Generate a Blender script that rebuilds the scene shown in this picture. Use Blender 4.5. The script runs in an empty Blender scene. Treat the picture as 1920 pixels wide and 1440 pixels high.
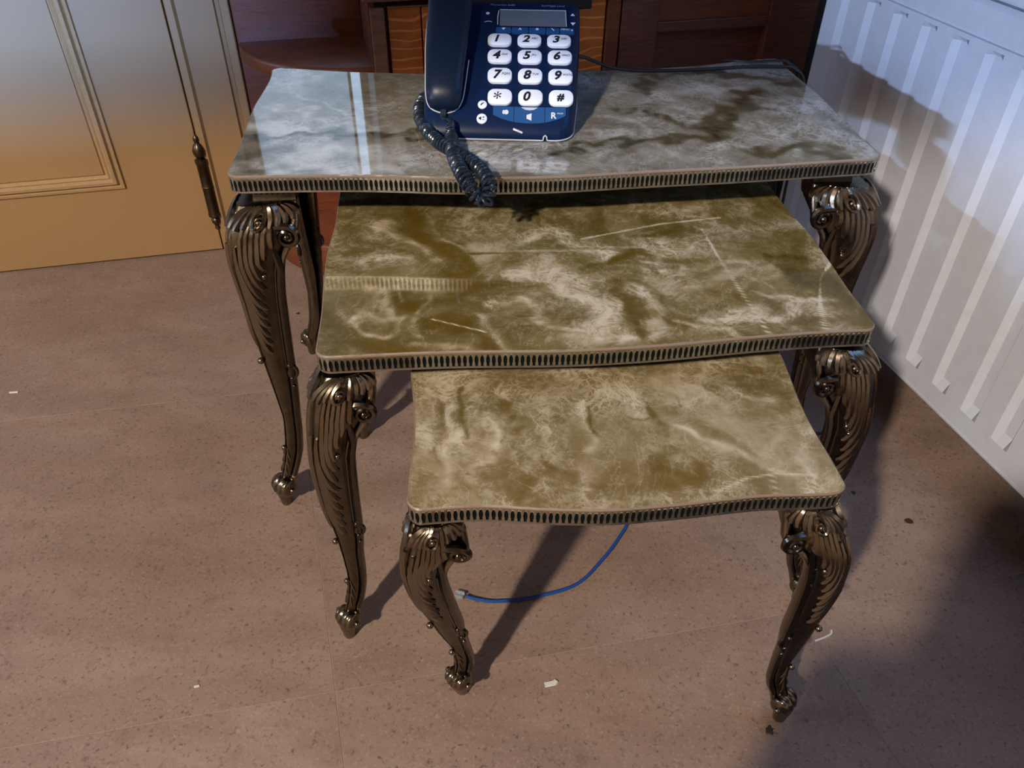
import bpy, bmesh, math, random
import numpy as np
from mathutils import Vector, Matrix, noise as mnoise

SC = bpy.context.scene
COL = SC.collection
PI = math.pi
rad = math.radians

# ------------------------------------------------------------------ camera
cam_d = bpy.data.cameras.new('camera')
cam = bpy.data.objects.new('camera', cam_d)
COL.objects.link(cam)
SC.camera = cam
FPX, PITCH, ROLL = 1508.24, 0.690265, 0.010966
cam_d.sensor_width = 36.0
cam_d.lens = FPX / 1920 * 36.0
cam_d.clip_start = 0.02
_f = Vector((0, math.cos(PITCH), -math.sin(PITCH)))
_u0 = Vector((0, math.sin(PITCH), math.cos(PITCH)))
_r0 = Vector((1, 0, 0))
_r = math.cos(ROLL) * _r0 + math.sin(ROLL) * _u0
_u = -math.sin(ROLL) * _r0 + math.cos(ROLL) * _u0
cam.matrix_world = Matrix(((_r.x, _u.x, -_f.x, 0), (_r.y, _u.y, -_f.y, 0), (_r.z, _u.z, -_f.z, 0.9), (0, 0, 0, 1)))

# ------------------------------------------------------------------ world, exposure
SC.view_settings.view_transform = 'Standard'
SC.view_settings.look = 'None'
SC.view_settings.gamma = 1.0
SC.view_settings.use_curve_mapping = False
SC.view_settings.exposure = 1.6
wd = bpy.data.worlds.new('world')
SC.world = wd
wd.use_nodes = True
wd.node_tree.nodes['Background'].inputs[0].default_value = (0.55, 0.7, 1.0, 1)
wd.node_tree.nodes['Background'].inputs[1].default_value = 0.05

# room frames: walls of the back run at BA, the radiator wall and the tiles at RA
BA, RA = rad(13.575), rad(16.0)


def frame(a):
    return Vector((math.cos(a), math.sin(a), 0)), Vector((-math.sin(a), math.cos(a), 0))


BU, BV = frame(BA)
RU, RV = frame(RA)
BACKV = 1.644


def bw(u, v, z=0.0):
    return BU * u + BV * v + Vector((0, 0, z))


def rw(u, v, z=0.0):
    return RU * u + RV * v + Vector((0, 0, z))


# ------------------------------------------------------------------ lamps
LAMP = Vector((-1.38, -1.90, 2.50))


def light(name, kind, loc, energy, color, target=None, **kw):
    d = bpy.data.lights.new(name, kind)
    d.energy = energy
    d.color = color
    for k, v in kw.items():
        setattr(d, k, v)
    o = bpy.data.objects.new(name, d)
    COL.objects.link(o)
    o.location = loc
    if target is not None:
        o.rotation_euler = (Vector(target) - Vector(loc)).to_track_quat('-Z', 'Y').to_euler()
    return o


# shaded ceiling lamp behind the camera: its shade cuts the warm light off above a 60 degree cone
light('lamp_bulb', 'SPOT', LAMP, 206.0, (1.0, 0.88, 0.76), (LAMP.x + 0.307, LAMP.y, 0.0), spot_size=rad(114.4), spot_blend=0.035, shadow_soft_size=0.075)
# blue evening daylight from behind and above the radiator, plus an added fill at left
# both rear ones shine through wall openings shaped to keep them off the floor
light('daylight_rear_left', 'AREA', rw(-7.9, -4.18, 1.75), 300.0, (0.46, 0.64, 1.0), rw(0.894, 0.94, 0.5), shape='RECTANGLE', size=0.8, size_y=0.22)
light('daylight_rear', 'AREA', rw(-2.74, -9.84, 1.77), 1500.0, (0.25, 0.47, 1.0), rw(-0.293, 1.696, 0.4), shape='RECTANGLE', size=0.8, size_y=0.22)
light('blue_fill_left', 'AREA', rw(-3.5, 1.0, 1.35), 11.0, (0.50, 0.66, 1.0), (0.0, 1.0, 0.5), shape='RECTANGLE', size=0.7, size_y=0.9)
light('daylight_right', 'AREA', rw(0.93, 0.55, 1.35), 2.0, (0.16, 0.42, 1.0), (-0.2, 1.0, 0.6), shape='RECTANGLE', size=0.9, size_y=0.7)


# ------------------------------------------------------------------ object helpers
def tag(o, label=None, cat=None, group=None, kind=None):
    if label: o['label'] = label
    if cat: o['category'] = cat
    if group: o['group'] = group
    if kind: o['kind'] = kind
    return o


def thing(name, label, cat, loc=(0, 0, 0), rz=0.0, group=None):
    o = bpy.data.objects.new(name, None)
    COL.objects.link(o)
    o.location = loc
    o.rotation_euler = (0, 0, rz)
    o.empty_display_size = 0.05
    return tag(o, label, cat, group)


def obj(name, bm, mat, parent=None, smooth=True, kind=None, label=None, angle=40):
    bmesh.ops.recalc_face_normals(bm, faces=bm.faces[:])
    me = bpy.data.meshes.new(name)
    bm.to_mesh(me)
    bm.free()
    if smooth:
        me.polygons.foreach_set('use_smooth', [True] * len(me.polygons))
        me.set_sharp_from_angle(angle=rad(angle))
    if mat is not None:
        me.materials.append(mat)
    o = bpy.data.objects.new(name, me)
    COL.objects.link(o)
    if parent is not None: o.parent = parent
    if kind: o['kind'] = kind
    if label: o['label'] = label
    return o


def struct(name, bm, mat, parent=None, smooth=False, label=None):
    o = obj(name, bm, mat, parent, smooth, label=label)
    if parent is None: o['kind'] = 'structure'
    return o


def NB():
    return bmesh.new()


def box(bm, x0, x1, y0, y1, z0, z1, bev=0.0, M=None, seg=2):
    r = bmesh.ops.create_cube(bm, size=1.0)
    vs = r['verts']
    for v in vs:
        v.co = Vector(((x0 + x1) / 2 + v.co.x * (x1 - x0), (y0 + y1) / 2 + v.co.y * (y1 - y0), (z0 + z1) / 2 + v.co.z * (z1 - z0)))
    if bev > 0:
        es = list({e for v in vs for e in v.link_edges})
        rr = bmesh.ops.bevel(bm, geom=es, offset=bev, segments=seg, profile=0.5, affect='EDGES')
        vs = list({v for f in rr['faces'] for v in f.verts} | {v for v in vs if v.is_valid})
    if M is not None:
        for v in vs: v.co = M @ v.co
    return vs


def sphere(bm, c, r, seg=10, sc=(1, 1, 1)):
    rr = bmesh.ops.create_uvsphere(bm, u_segments=seg, v_segments=max(6, seg * 2 // 3), radius=1.0)
    for v in rr['verts']:
        v.co = Vector((c[0] + v.co.x * r * sc[0], c[1] + v.co.y * r * sc[1], c[2] + v.co.z * r * sc[2]))


def cyl(bm, p0, p1, r0, r1=None, seg=14, cap=True):
    if r1 is None: r1 = r0
    tube(bm, [Vector(p0), Vector(p1)], [r0, r1], seg, cap)


def tube(bm, pts, radii, seg=6, cap=True, closed=False, flat=None):
    """sweep circles of the given radii along pts (parallel transport)"""
    pts = [Vector(p) for p in pts]
    n = len(pts)
    if not hasattr(radii, '__len__'): radii = [radii] * n
    rings = []
    t = (pts[1] - pts[0]).normalized()
    a = Vector((0, 0, 1)) if abs(t.z) < 0.9 else Vector((1, 0, 0))
    nrm = (a - t * a.dot(t)).normalized()
    for i in range(n):
        if closed:
            t = pts[(i + 1) % n] - pts[i - 1]
        else:
            t = pts[min(i + 1, n - 1)] - pts[max(i - 1, 0)]
        if t.length < 1e-9: t = Vector((0, 0, 1))
        t.normalize()
        nrm = nrm - t * nrm.dot(t)
        if nrm.length < 1e-6: nrm = t.orthogonal()
        nrm.normalize()
        b = t.cross(nrm)
        rings.append([bm.verts.new(pts[i] + (nrm * math.cos(2 * PI * k / seg) + b * math.sin(2 * PI * k / seg)) * radii[i]) for k in range(seg)])
    m = n if closed else n - 1
    for i in range(m):
        A, B = rings[i], rings[(i + 1) % n]
        for k in range(seg):
            bm.faces.new((A[k], A[(k + 1) % seg], B[(k + 1) % seg], B[k]))
    if cap and not closed:
        bm.faces.new(rings[0][::-1])
        bm.faces.new(rings[-1])


def loft(bm, rings, closed=True, cap=True):
    R = [[bm.verts.new(p) for p in ring] for ring in rings]
    k = len(R[0])
    for A, B in zip(R[:-1], R[1:]):
        for i in range(k if closed else k - 1):
            j = (i + 1) % k
            bm.faces.new((A[i], A[j], B[j], B[i]))
    if cap:
        bm.faces.new(R[0][::-1])
        bm.faces.new(R[-1])
    return R


def prism(bm, poly, z0, z1, M=None):
    """extrude a polygon given in (x, y) from z0 to z1"""
    a = [Vector((p[0], p[1], z0)) for p in poly]
    b = [Vector((p[0], p[1], z1)) for p in poly]
    if M is not None:
        a = [M @ v for v in a]
        b = [M @ v for v in b]
    loft(bm, [a, b])


def spline(pts, n):
    """Catmull-Rom through pts, n samples per span"""
    P = [Vector(p) for p in pts]
    P = [P[0] * 2 - P[1]] + P + [P[-1] * 2 - P[-2]]
    out = []
    for i in range(1, len(P) - 2):
        for k in range(n):
            t = k / n
            out.append(0.5 * ((2 * P[i]) + (P[i + 1] - P[i - 1]) * t + (2 * P[i - 1] - 5 * P[i] + 4 * P[i + 1] - P[i + 2]) * t * t + (3 * P[i] - P[i - 1] - 3 * P[i + 1] + P[i + 2]) * t ** 3))
    out.append(P[-2].copy())
    return out


def interp(x, xs, ys):
    return float(np.interp(x, xs, ys))


# ------------------------------------------------------------------ materials
def lin(c):
    c = c / 255.0
    return c / 12.92 if c <= 0.04045 else ((c + 0.055) / 1.055) ** 2.4


def rgb(r, g, b):
    return (lin(r), lin(g), lin(b), 1.0)


class MT:
    def __init__(s, name):
        s.m = bpy.data.materials.new(name)
        s.m.use_nodes = True
        s.t = s.m.node_tree
        s.b = s.t.nodes['Principled BSDF']

    def n(s, kind, **kw):
        nd = s.t.nodes.new(kind)
        for k, v in kw.items():
            if k == 'i':
                for kk, vv in v.items(): nd.inputs[kk].default_value = vv
            else:
                setattr(nd, k, v)
        return nd

    def l(s, a, b):
        s.t.links.new(a, b)

    def set(s, **kw):
        for k, v in kw.items(): s.b.inputs[k.replace('_', ' ')].default_value = v
        return s

    def coord(s, out='Object', scale=(1, 1, 1), rot=(0, 0, 0)):
        tc = s.n('ShaderNodeTexCoord')
        mp = s.n('ShaderNodeMapping')
        mp.inputs['Scale'].default_value = scale
        mp.inputs['Rotation'].default_value = rot
        s.l(tc.outputs[out], mp.inputs['Vector'])
        return mp.outputs['Vector']

    def noise(s, vec, scale, detail=4, rough=0.55, dist=0.0):
        nd = s.n('ShaderNodeTexNoise', i={'Scale': scale, 'Detail': detail, 'Roughness': rough, 'Distortion': dist})
        s.l(vec, nd.inputs['Vector'])
        return nd.outputs['Fac']

    def ramp(s, fac, stops):
        nd = s.n('ShaderNodeValToRGB')
        e = nd.color_ramp.elements
        while len(e) < len(stops): e.new(0.5)
        for el, (p, c) in zip(e, stops):
            el.position = p
            el.color = c if hasattr(c, '__len__') else (c, c, c, 1)
        s.l(fac, nd.inputs['Fac'])
        return nd.outputs['Color']

    def math(s, op, a, b=None, c=None, clamp=False):
        nd = s.n('ShaderNodeMath', operation=op, use_clamp=clamp)
        for i, v in enumerate((a, b, c)):
            if v is None: continue
            if isinstance(v, (int, float)): nd.inputs[i].default_value = v
            else: s.l(v, nd.inputs[i])
        return nd.outputs[0]

    def mix(s, fac, a, b, blend='MIX'):
        nd = s.n('ShaderNodeMix', data_type='RGBA', blend_type=blend)
        for sock, v in ((nd.inputs[0], fac), (nd.inputs[6], a), (nd.inputs[7], b)):
            if hasattr(v, 'is_output'): s.l(v, sock)
            else: sock.default_value = v
        return nd.outputs[2]

    def bump(s, h, strength=0.3, dist=0.001):
        nd = s.n('ShaderNodeBump', i={'Strength': strength, 'Distance': dist})
        s.l(h, nd.inputs['Height'])
        s.l(nd.outputs[0], s.b.inputs['Normal'])

    def base(s, c):
        if hasattr(c, 'is_output'): s.l(c, s.b.inputs['Base Color'])
        else: s.b.inputs['Base Color'].default_value = c
        return s


def plain(name, c, rough=0.5, metal=0.0, **kw):
    m = MT(name)
    v = m.coord()
    nz = m.noise(v, 60, 3)
    m.base(m.mix(nz, tuple(x * 0.9 for x in c[:3]) + (1,), tuple(min(1, x * 1.08) for x in c[:3]) + (1,)))
    m.set(Roughness=rough, Metallic=metal, **kw)
    return m.m


def wood(name, dark, light_, scale=(3, 3, 40), rough=0.4, rays=False):
    m = MT(name)
    v = m.coord(scale=scale)
    n1 = m.noise(v, 6, 6, 0.6, 1.2)
    c = m.ramp(n1, [(0.3, dark), (0.7, light_)])
    if rays:
        w = m.n('ShaderNodeTexWave', wave_type='BANDS', bands_direction='Z', i={'Scale': 5.0, 'Distortion': 9.0, 'Detail': 2.0, 'Detail Scale': 0.7})
        m.l(m.coord(scale=(2.2, 2.2, 3.2)), w.inputs['Vector'])
        k = m.ramp(w.outputs['Fac'], [(0.88, 0.0), (0.97, 0.55)])
        c = m.mix(k, c, tuple(min(1, x * 2.1) for x in light_[:3]) + (1,))
    m.base(c)
    m.set(Roughness=rough)
    m.bump(n1, 0.15, 0.001)
    return m.m


def onyx(name, seed, rough, cols, ochre, lace_scale, nz=(0.8, 0.34)):
    m = MT(name)
    v = m.coord()
    at = m.n('ShaderNodeAttribute', attribute_name='cream')
    ao = m.n('ShaderNodeAttribute', attribute_name='ochre')
    ad = m.n('ShaderNodeVectorMath', operation='ADD')
    m.l(v, ad.inputs[0])
    ad.inputs[1].default_value = (seed, seed * 0.7, 0)
    v = ad.outputs[0]
    n1 = m.noise(v, 10, 9, 0.6, 1.5)
    n2 = m.noise(v, 48, 8, 0.7, 2.2)
    f = m.math('MULTIPLY_ADD', m.math('SUBTRACT', n1, 0.5), nz[0], at.outputs['Fac'])
    f = m.math('MULTIPLY_ADD', m.math('SUBTRACT', n2, 0.5), nz[1], f, clamp=True)
    c = m.ramp(f, [(p_, rgb(*q_)) for p_, q_ in zip((0.04, 0.27, 0.5, 0.74, 0.96), cols)])
    oc = m.math('MULTIPLY', ao.outputs['Fac'], m.ramp(f, [(0.2, 1.0), (0.62, 0.0)]))
    c = m.mix(m.math('MULTIPLY', oc, 0.7), c, ochre)
    # wispy threads and small dark pits where the stone is creamy
    n5 = m.noise(v, 26, 7, 0.62, 1.4)
    rid = m.math('SUBTRACT', 1.0, m.math('ABSOLUTE', m.math('MULTIPLY_ADD', n5, 2.0, -1.0)))
    n6 = m.noise(v, 60, 6, 0.6, 1.0)
    rid2 = m.math('SUBTRACT', 1.0, m.math('ABSOLUTE', m.math('MULTIPLY_ADD', n6, 2.0, -1.0)))
    thr = m.math('MAXIMUM', m.ramp(rid, [(0.88, 0.0), (0.985, 1.0)]), m.ramp(rid2, [(0.90, 0.0), (0.99, 0.8)]))
    zone = m.ramp(m.noise(v, 8, 4, 0.6, 0.8), [(0.42, 0.0), (0.6, 1.0)])
    zone = m.math('MULTIPLY', zone, m.ramp(f, [(0.35, 0.0), (0.6, 1.0)]))
    c = m.mix(m.math('MULTIPLY', m.math('MULTIPLY', zone, thr), 0.9), c, rgb(*cols[4]))
    pit = m.ramp(m.noise(v, lace_scale, 3, 0.55, 0.5), [(0.36, 1.0), (0.43, 0.0)])
    pz = m.ramp(m.noise(v, 13, 3, 0.6, 0.5), [(0.54, 0.0), (0.64, 1.0)])
    c = m.mix(m.math('MULTIPLY', m.math('MULTIPLY', pit, pz), m.ramp(f, [(0.5, 0.0), (0.7, 0.6)])), c, rgb(*cols[1]))
    # thin flowing veins
    n3 = m.noise(v, 9, 7, 0.6, 3.0)
    vein = m.ramp(n3, [(0.488, 0.0), (0.5, 0.35), (0.512, 0.0)])
    vein = m.math('MULTIPLY', vein, m.ramp(f, [(0.2, 0.1), (0.55, 1.0)]))
    c = m.mix(vein, c, rgb(*cols[4]))
    m.base(c)
    m.set(Roughness=rough, IOR=1.52)
    m.b.inputs['Coat Weight'].default_value = 0.4
    m.b.inputs['Coat Roughness'].default_value = 0.03
    return m.m


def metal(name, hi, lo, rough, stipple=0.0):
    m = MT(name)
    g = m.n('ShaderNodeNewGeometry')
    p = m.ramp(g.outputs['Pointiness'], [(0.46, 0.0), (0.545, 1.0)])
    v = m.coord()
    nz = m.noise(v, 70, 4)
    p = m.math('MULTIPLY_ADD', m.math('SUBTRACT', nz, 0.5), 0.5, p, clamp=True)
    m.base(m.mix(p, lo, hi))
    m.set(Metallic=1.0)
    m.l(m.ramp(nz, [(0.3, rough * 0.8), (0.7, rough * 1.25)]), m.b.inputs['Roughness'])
    if stipple:
        vo = m.n('ShaderNodeTexVoronoi', i={'Scale': 900.0})
        m.l(v, vo.inputs['Vector'])
        m.bump(vo.outputs['Distance'], stipple, 0.0006)
    return m.m


def floor_mat():
    m = MT('tile_stone')
    def shifted(scale):
        v = m.coord('Object', scale=scale)
        oi = m.n('ShaderNodeObjectInfo')
        ad = m.n('ShaderNodeVectorMath', operation='ADD')
        m.l(v, ad.inputs[0])
        m.l(m.math('MULTIPLY', oi.outputs['Random'], 40.0), ad.inputs[1])
        return ad.outputs[0]
    v = shifted((1.0, 2.2, 1))
    n1 = m.noise(v, 5.0, 6, 0.6, 0.3)
    c = m.ramp(n1, [(0.25, rgb(122, 100, 87)), (0.5, rgb(138, 115, 100)), (0.75, rgb(152, 130, 114))])
    n0 = m.noise(v, 2.2, 3, 0.5)
    c = m.mix(m.ramp(n0, [(0.4, 0.0), (0.7, 0.4)]), c, rgb(128, 100, 76))
    w = shifted((1, 1, 1))
    n2 = m.noise(w, 260, 3, 0.65)
    c = m.mix(m.ramp(n2, [(0.56, 0.0), (0.72, 0.55)]), c, rgb(172, 150, 132))
    n3 = m.noise(w, 190, 3, 0.65, 0.3)
    c = m.mix(m.ramp(n3, [(0.28, 0.75), (0.44, 0.0)]), c, rgb(74, 56, 46))
    n4 = m.noise(w, 34, 4, 0.6)
    c = m.mix(m.ramp(n4, [(0.55, 0.0), (0.8, 0.4)]), c, rgb(100, 76, 58))
    m.base(c)
    m.set(Roughness=0.6)
    m.bump(n2, 0.3, 0.0008)
    return m.m


def door_mat():
    m = MT('cream_paint')
    v = m.coord()
    n1 = m.noise(v, 3.0, 4)
    n2 = m.noise(m.coord(scale=(40, 40, 2)), 6, 3)
    c = m.mix(n1, rgb(142, 110, 70), rgb(154, 122, 80))
    c = m.mix(m.math('MULTIPLY', n2, 0.18), c, rgb(142, 108, 68))
    m.base(c)
    m.set(Roughness=0.42)
    return m.m


def glaze_mat():
    m = MT('aged_molding_paint')
    n2 = m.noise(m.coord(scale=(60, 60, 60)), 2, 4)
    m.base(m.mix(n2, rgb(150, 118, 78), rgb(176, 146, 104)))
    m.set(Roughness=0.42)
    return m.m


M_ONYX1 = onyx('onyx_grey', 3.1, 0.05, ((38, 37, 19), (82, 78, 56), (124, 118, 102), (164, 160, 147), (194, 194, 188)), rgb(108, 86, 32), 130, (0.62, 0.22))
M_ONYX2 = onyx('onyx_olive', 11.7, 0.10, ((62, 52, 16), (96, 82, 40), (134, 118, 78), (178, 160, 128), (214, 200, 174)), rgb(106, 80, 20), 110)
M_ONYX3 = onyx('onyx_khaki', 21.3, 0.14, ((74, 60, 24), (102, 86, 46), (132, 115, 78), (168, 151, 118), (206, 192, 162)), rgb(118, 92, 38), 110)
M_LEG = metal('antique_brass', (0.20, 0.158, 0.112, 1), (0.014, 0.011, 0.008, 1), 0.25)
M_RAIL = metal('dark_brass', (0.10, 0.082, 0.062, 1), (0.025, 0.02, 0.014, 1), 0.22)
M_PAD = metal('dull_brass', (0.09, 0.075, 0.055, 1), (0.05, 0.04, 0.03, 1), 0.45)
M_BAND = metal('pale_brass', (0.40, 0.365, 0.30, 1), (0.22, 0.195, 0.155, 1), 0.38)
M_SLOT = plain('slot_black', (0.004, 0.006, 0.005), 0.7)
M_SLOT.node_tree.nodes['Principled BSDF'].inputs['Specular IOR Level'].default_value = 0.05
M_UNDER = plain('underside_dark', (0.03, 0.022, 0.016), 0.7)
M_GLUE = plain('stone_rim', rgb(126, 108, 92), 0.4)
M_FLOOR = floor_mat()
M_GROUT = plain('grout', rgb(170, 146, 130), 0.8)
M_DOOR = door_mat()
M_GLAZE = glaze_mat()
M_WALL = plain('wall_plaster', rgb(176, 164, 144), 0.7)
M_CEIL = plain('ceiling_paint', rgb(178, 170, 156), 0.8)
M_WOOD = wood('dark_mahogany', rgb(84, 40, 22), rgb(122, 62, 34))
M_WOODB = wood('brown_walnut', rgb(90, 58, 40), rgb(132, 90, 64))
M_WOODX = wood('deep_walnut', rgb(70, 36, 28), rgb(110, 62, 46))
M_OAK = wood('golden_oak', rgb(156, 82, 30), rgb(186, 106, 44), (3, 3, 6), 0.35, rays=True)
M_RADI = plain('radiator_enamel', (0.50, 0.52, 0.57), 0.35)
M_PHONE = plain('navy_black_plastic', (0.003, 0.012, 0.045), 0.33, IOR=1.36)
M_PHONE.node_tree.nodes['Principled BSDF'].inputs['Specular IOR Level'].default_value = 0.3
M_HAND = plain('handset_plastic', (0.005, 0.011, 0.026), 0.34, IOR=1.36)
M_HAND.node_tree.nodes['Principled BSDF'].inputs['Specular IOR Level'].default_value = 0.3
M_CORD = plain('cord_plastic', (0.010, 0.016, 0.026), 0.28)
M_KEY = plain('key_white', (0.74, 0.79, 0.88), 0.4)  # white keys, with the blue of the daylight tinted into the colour
M_INK = plain('ink_black', (0.006, 0.007, 0.012), 0.5)
M_WHITE = plain('print_white', (0.62, 0.66, 0.72), 0.5)
M_PRINT = plain('print_grey_blue', (0.20, 0.27, 0.38), 0.5)
M_BLUEK = plain('blue_keys', (0.012, 0.070, 0.20), 0.35)
M_LCD = plain('lcd_grey', (0.10, 0.12, 0.15), 0.12)
M_SILVER = plain('silver_trim', (0.50, 0.52, 0.55), 0.3)
M_BRASS = metal('bright_brass', (0.60, 0.42, 0.20, 1), (0.16, 0.10, 0.05, 1), 0.25)
M_IRON = metal('dark_hinge', (0.10, 0.072, 0.045, 1), (0.03, 0.02, 0.012, 1), 0.33)
M_BLACK = plain('black_rubber', (0.008, 0.009, 0.011), 0.45)
M_BLUEC = plain('blue_cable_sheath', (0.010, 0.055, 0.24), 0.4)
M_CHIP = plain('white_chip', (0.62, 0.60, 0.56), 0.6)
M_STAIN = plain('dark_stain', rgb(54, 38, 28), 0.6)
_pm = MT('clear_plastic')
_pm.set(Base_Color=(0.85, 0.9, 0.95, 1), Roughness=0.08, IOR=1.45)
_pm.b.inputs['Transmission Weight'].default_value = 0.85
M_CLEAR = _pm.m
def sky_pane(name, strength):
    m = MT(name)
    m.set(Base_Color=(0.03, 0.04, 0.05, 1), Roughness=0.3)
    m.b.inputs['Emission Color'].default_value = (0.50, 0.72, 1.0, 1)
    m.b.inputs['Emission Strength'].default_value = strength
    return m.m


M_SKYDIM = sky_pane('daylight_through_net_curtain', 0.40)
M_SKYBRIGHT = sky_pane('daylight_pane', 0.75)
M_CHAIR = wood('chair_wood', rgb(70, 44, 28), rgb(104, 68, 44))
M_CLOTH = plain('chair_cloth', (0.09, 0.07, 0.06), 0.9)
_gm = MT('window_glass')
_gm.set(Base_Color=(0.9, 0.95, 1, 1), Roughness=0.02)
_gm.b.inputs['Transmission Weight'].default_value = 0.9
M_GLASS = _gm.m
_bm = MT('bulb_glow')
_bm.set(Base_Color=(1, 0.8, 0.55, 1))
_bm.b.inputs['Emission Color'].default_value = (1, 0.72, 0.45, 1)
_bm.b.inputs['Emission Strength'].default_value = 6.0
M_BULB = _bm.m
STROKES0=[(0.65,0.0125,0,[(-0.362,0.16),(-0.299,0.123),(-0.325,0.093)]),(0.35,0.015,0.7,[(-0.296,0.091),(-0.265,0.06),(-0.229,0.038)]),(0.85,0.0056,0,[(-0.358,0.027),(-0.316,0.015),(-0.272,-0.023),(-0.224,-0.051)]),(0.25,0.005,0,[(-0.319,0.047),(-0.261,-0.001)]),(0.75,0.0037,0,[(-0.335,0.064),(-0.276,0.022),(-0.218,-0.043)]),(0.95,0.0088,0,[(-0.364,-0.017),(-0.32,-0.054),(-0.288,-0.061)]),(0.08,0.0056,0,[(-0.355,-0.072),(-0.306,-0.066),(-0.217,-0.065),(-0.16,-0.072)]),(0.22,0.0112,0,[(-0.354,-0.121),(-0.318,-0.116)]),(0.3,0.0088,0,[(-0.359,-0.161),(-0.335,-0.168)]),(0.95,0.0138,0,[(-0.306,-0.146),(-0.275,-0.123),(-0.252,-0.113),(-0.202,-0.124),(-0.212,-0.173)]),(0.95,0.0088,0,[(-0.295,-0.165),(-0.247,-0.178)]),(0.55,0.0156,0.3,[(-0.195,0.055),(-0.16,-0.021)]),(0.5,0.0163,0.4,[(-0.19,-0.117),(-0.136,-0.164)]),(0.6,0.0138,0.2,[(-0.093,-0.153),(-0.035,-0.178),(0.012,-0.185)]),(0.1,0.005,0,[(-0.006,-0.144),(0.028,-0.124),(0.056,-0.105),(0.114,-0.109)]),(0.8,0.005,0,[(0.043,-0.068),(0.065,-0.09),(0.098,-0.089)]),(0.75,0.0031,0,[(0.056,-0.026),(0.099,-0.055),(0.116,-0.082)]),(0.2,0.0056,0,[(0.09,-0.028),(0.114,-0.011)]),(0.62,0.015,0.1,[(0.066,0.101),(0.115,0.067),(0.12,0.016)]),(0.12,0.0075,0,[(0.148,0.096),(0.14,0.035)]),(0.16,0.0081,0,[(0.164,0.122),(0.249,0.121),(0.354,0.084)]),(0.8,0.0106,0,[(0.149,0.034),(0.21,0.061),(0.267,0.051)]),(0.72,0.0081,0.1,[(0.151,-0.004),(0.207,-0.03)]),(0.04,0.0138,0,[(0.285,0.036),(0.237,-0.037),(0.2,-0.092)]),(0.1,0.0056,0.2,[(0.134,-0.031),(0.17,-0.068)]),(0.62,0.0075,0.1,[(0.293,0.016),(0.338,-0.001),(0.357,-0.017)]),(0.3,0.0063,0.9,[(0.287,-0.022),(0.303,-0.036)]),(0.68,0.0056,0.1,[(0.243,-0.061),(0.267,-0.103),(0.32,-0.086)]),(0.45,0.0163,0.1,[(0.35,-0.062),(0.356,-0.113)]),(0.1,0.0081,0.1,[(0.218,-0.141),(0.273,-0.14),(0.326,-0.169)]),(0.06,0.0081,0.1,[(0.131,-0.116),(0.186,-0.107)]),(0.68,0.0088,0,[(0.055,-0.18),(0.11,-0.155),(0.168,-0.17)]),(0.72,0.0063,0,[(0.046,-0.162),(0.1,-0.144)]),(0.5,0.0075,0,[(0.189,-0.119),(0.197,-0.157)])]
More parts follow.
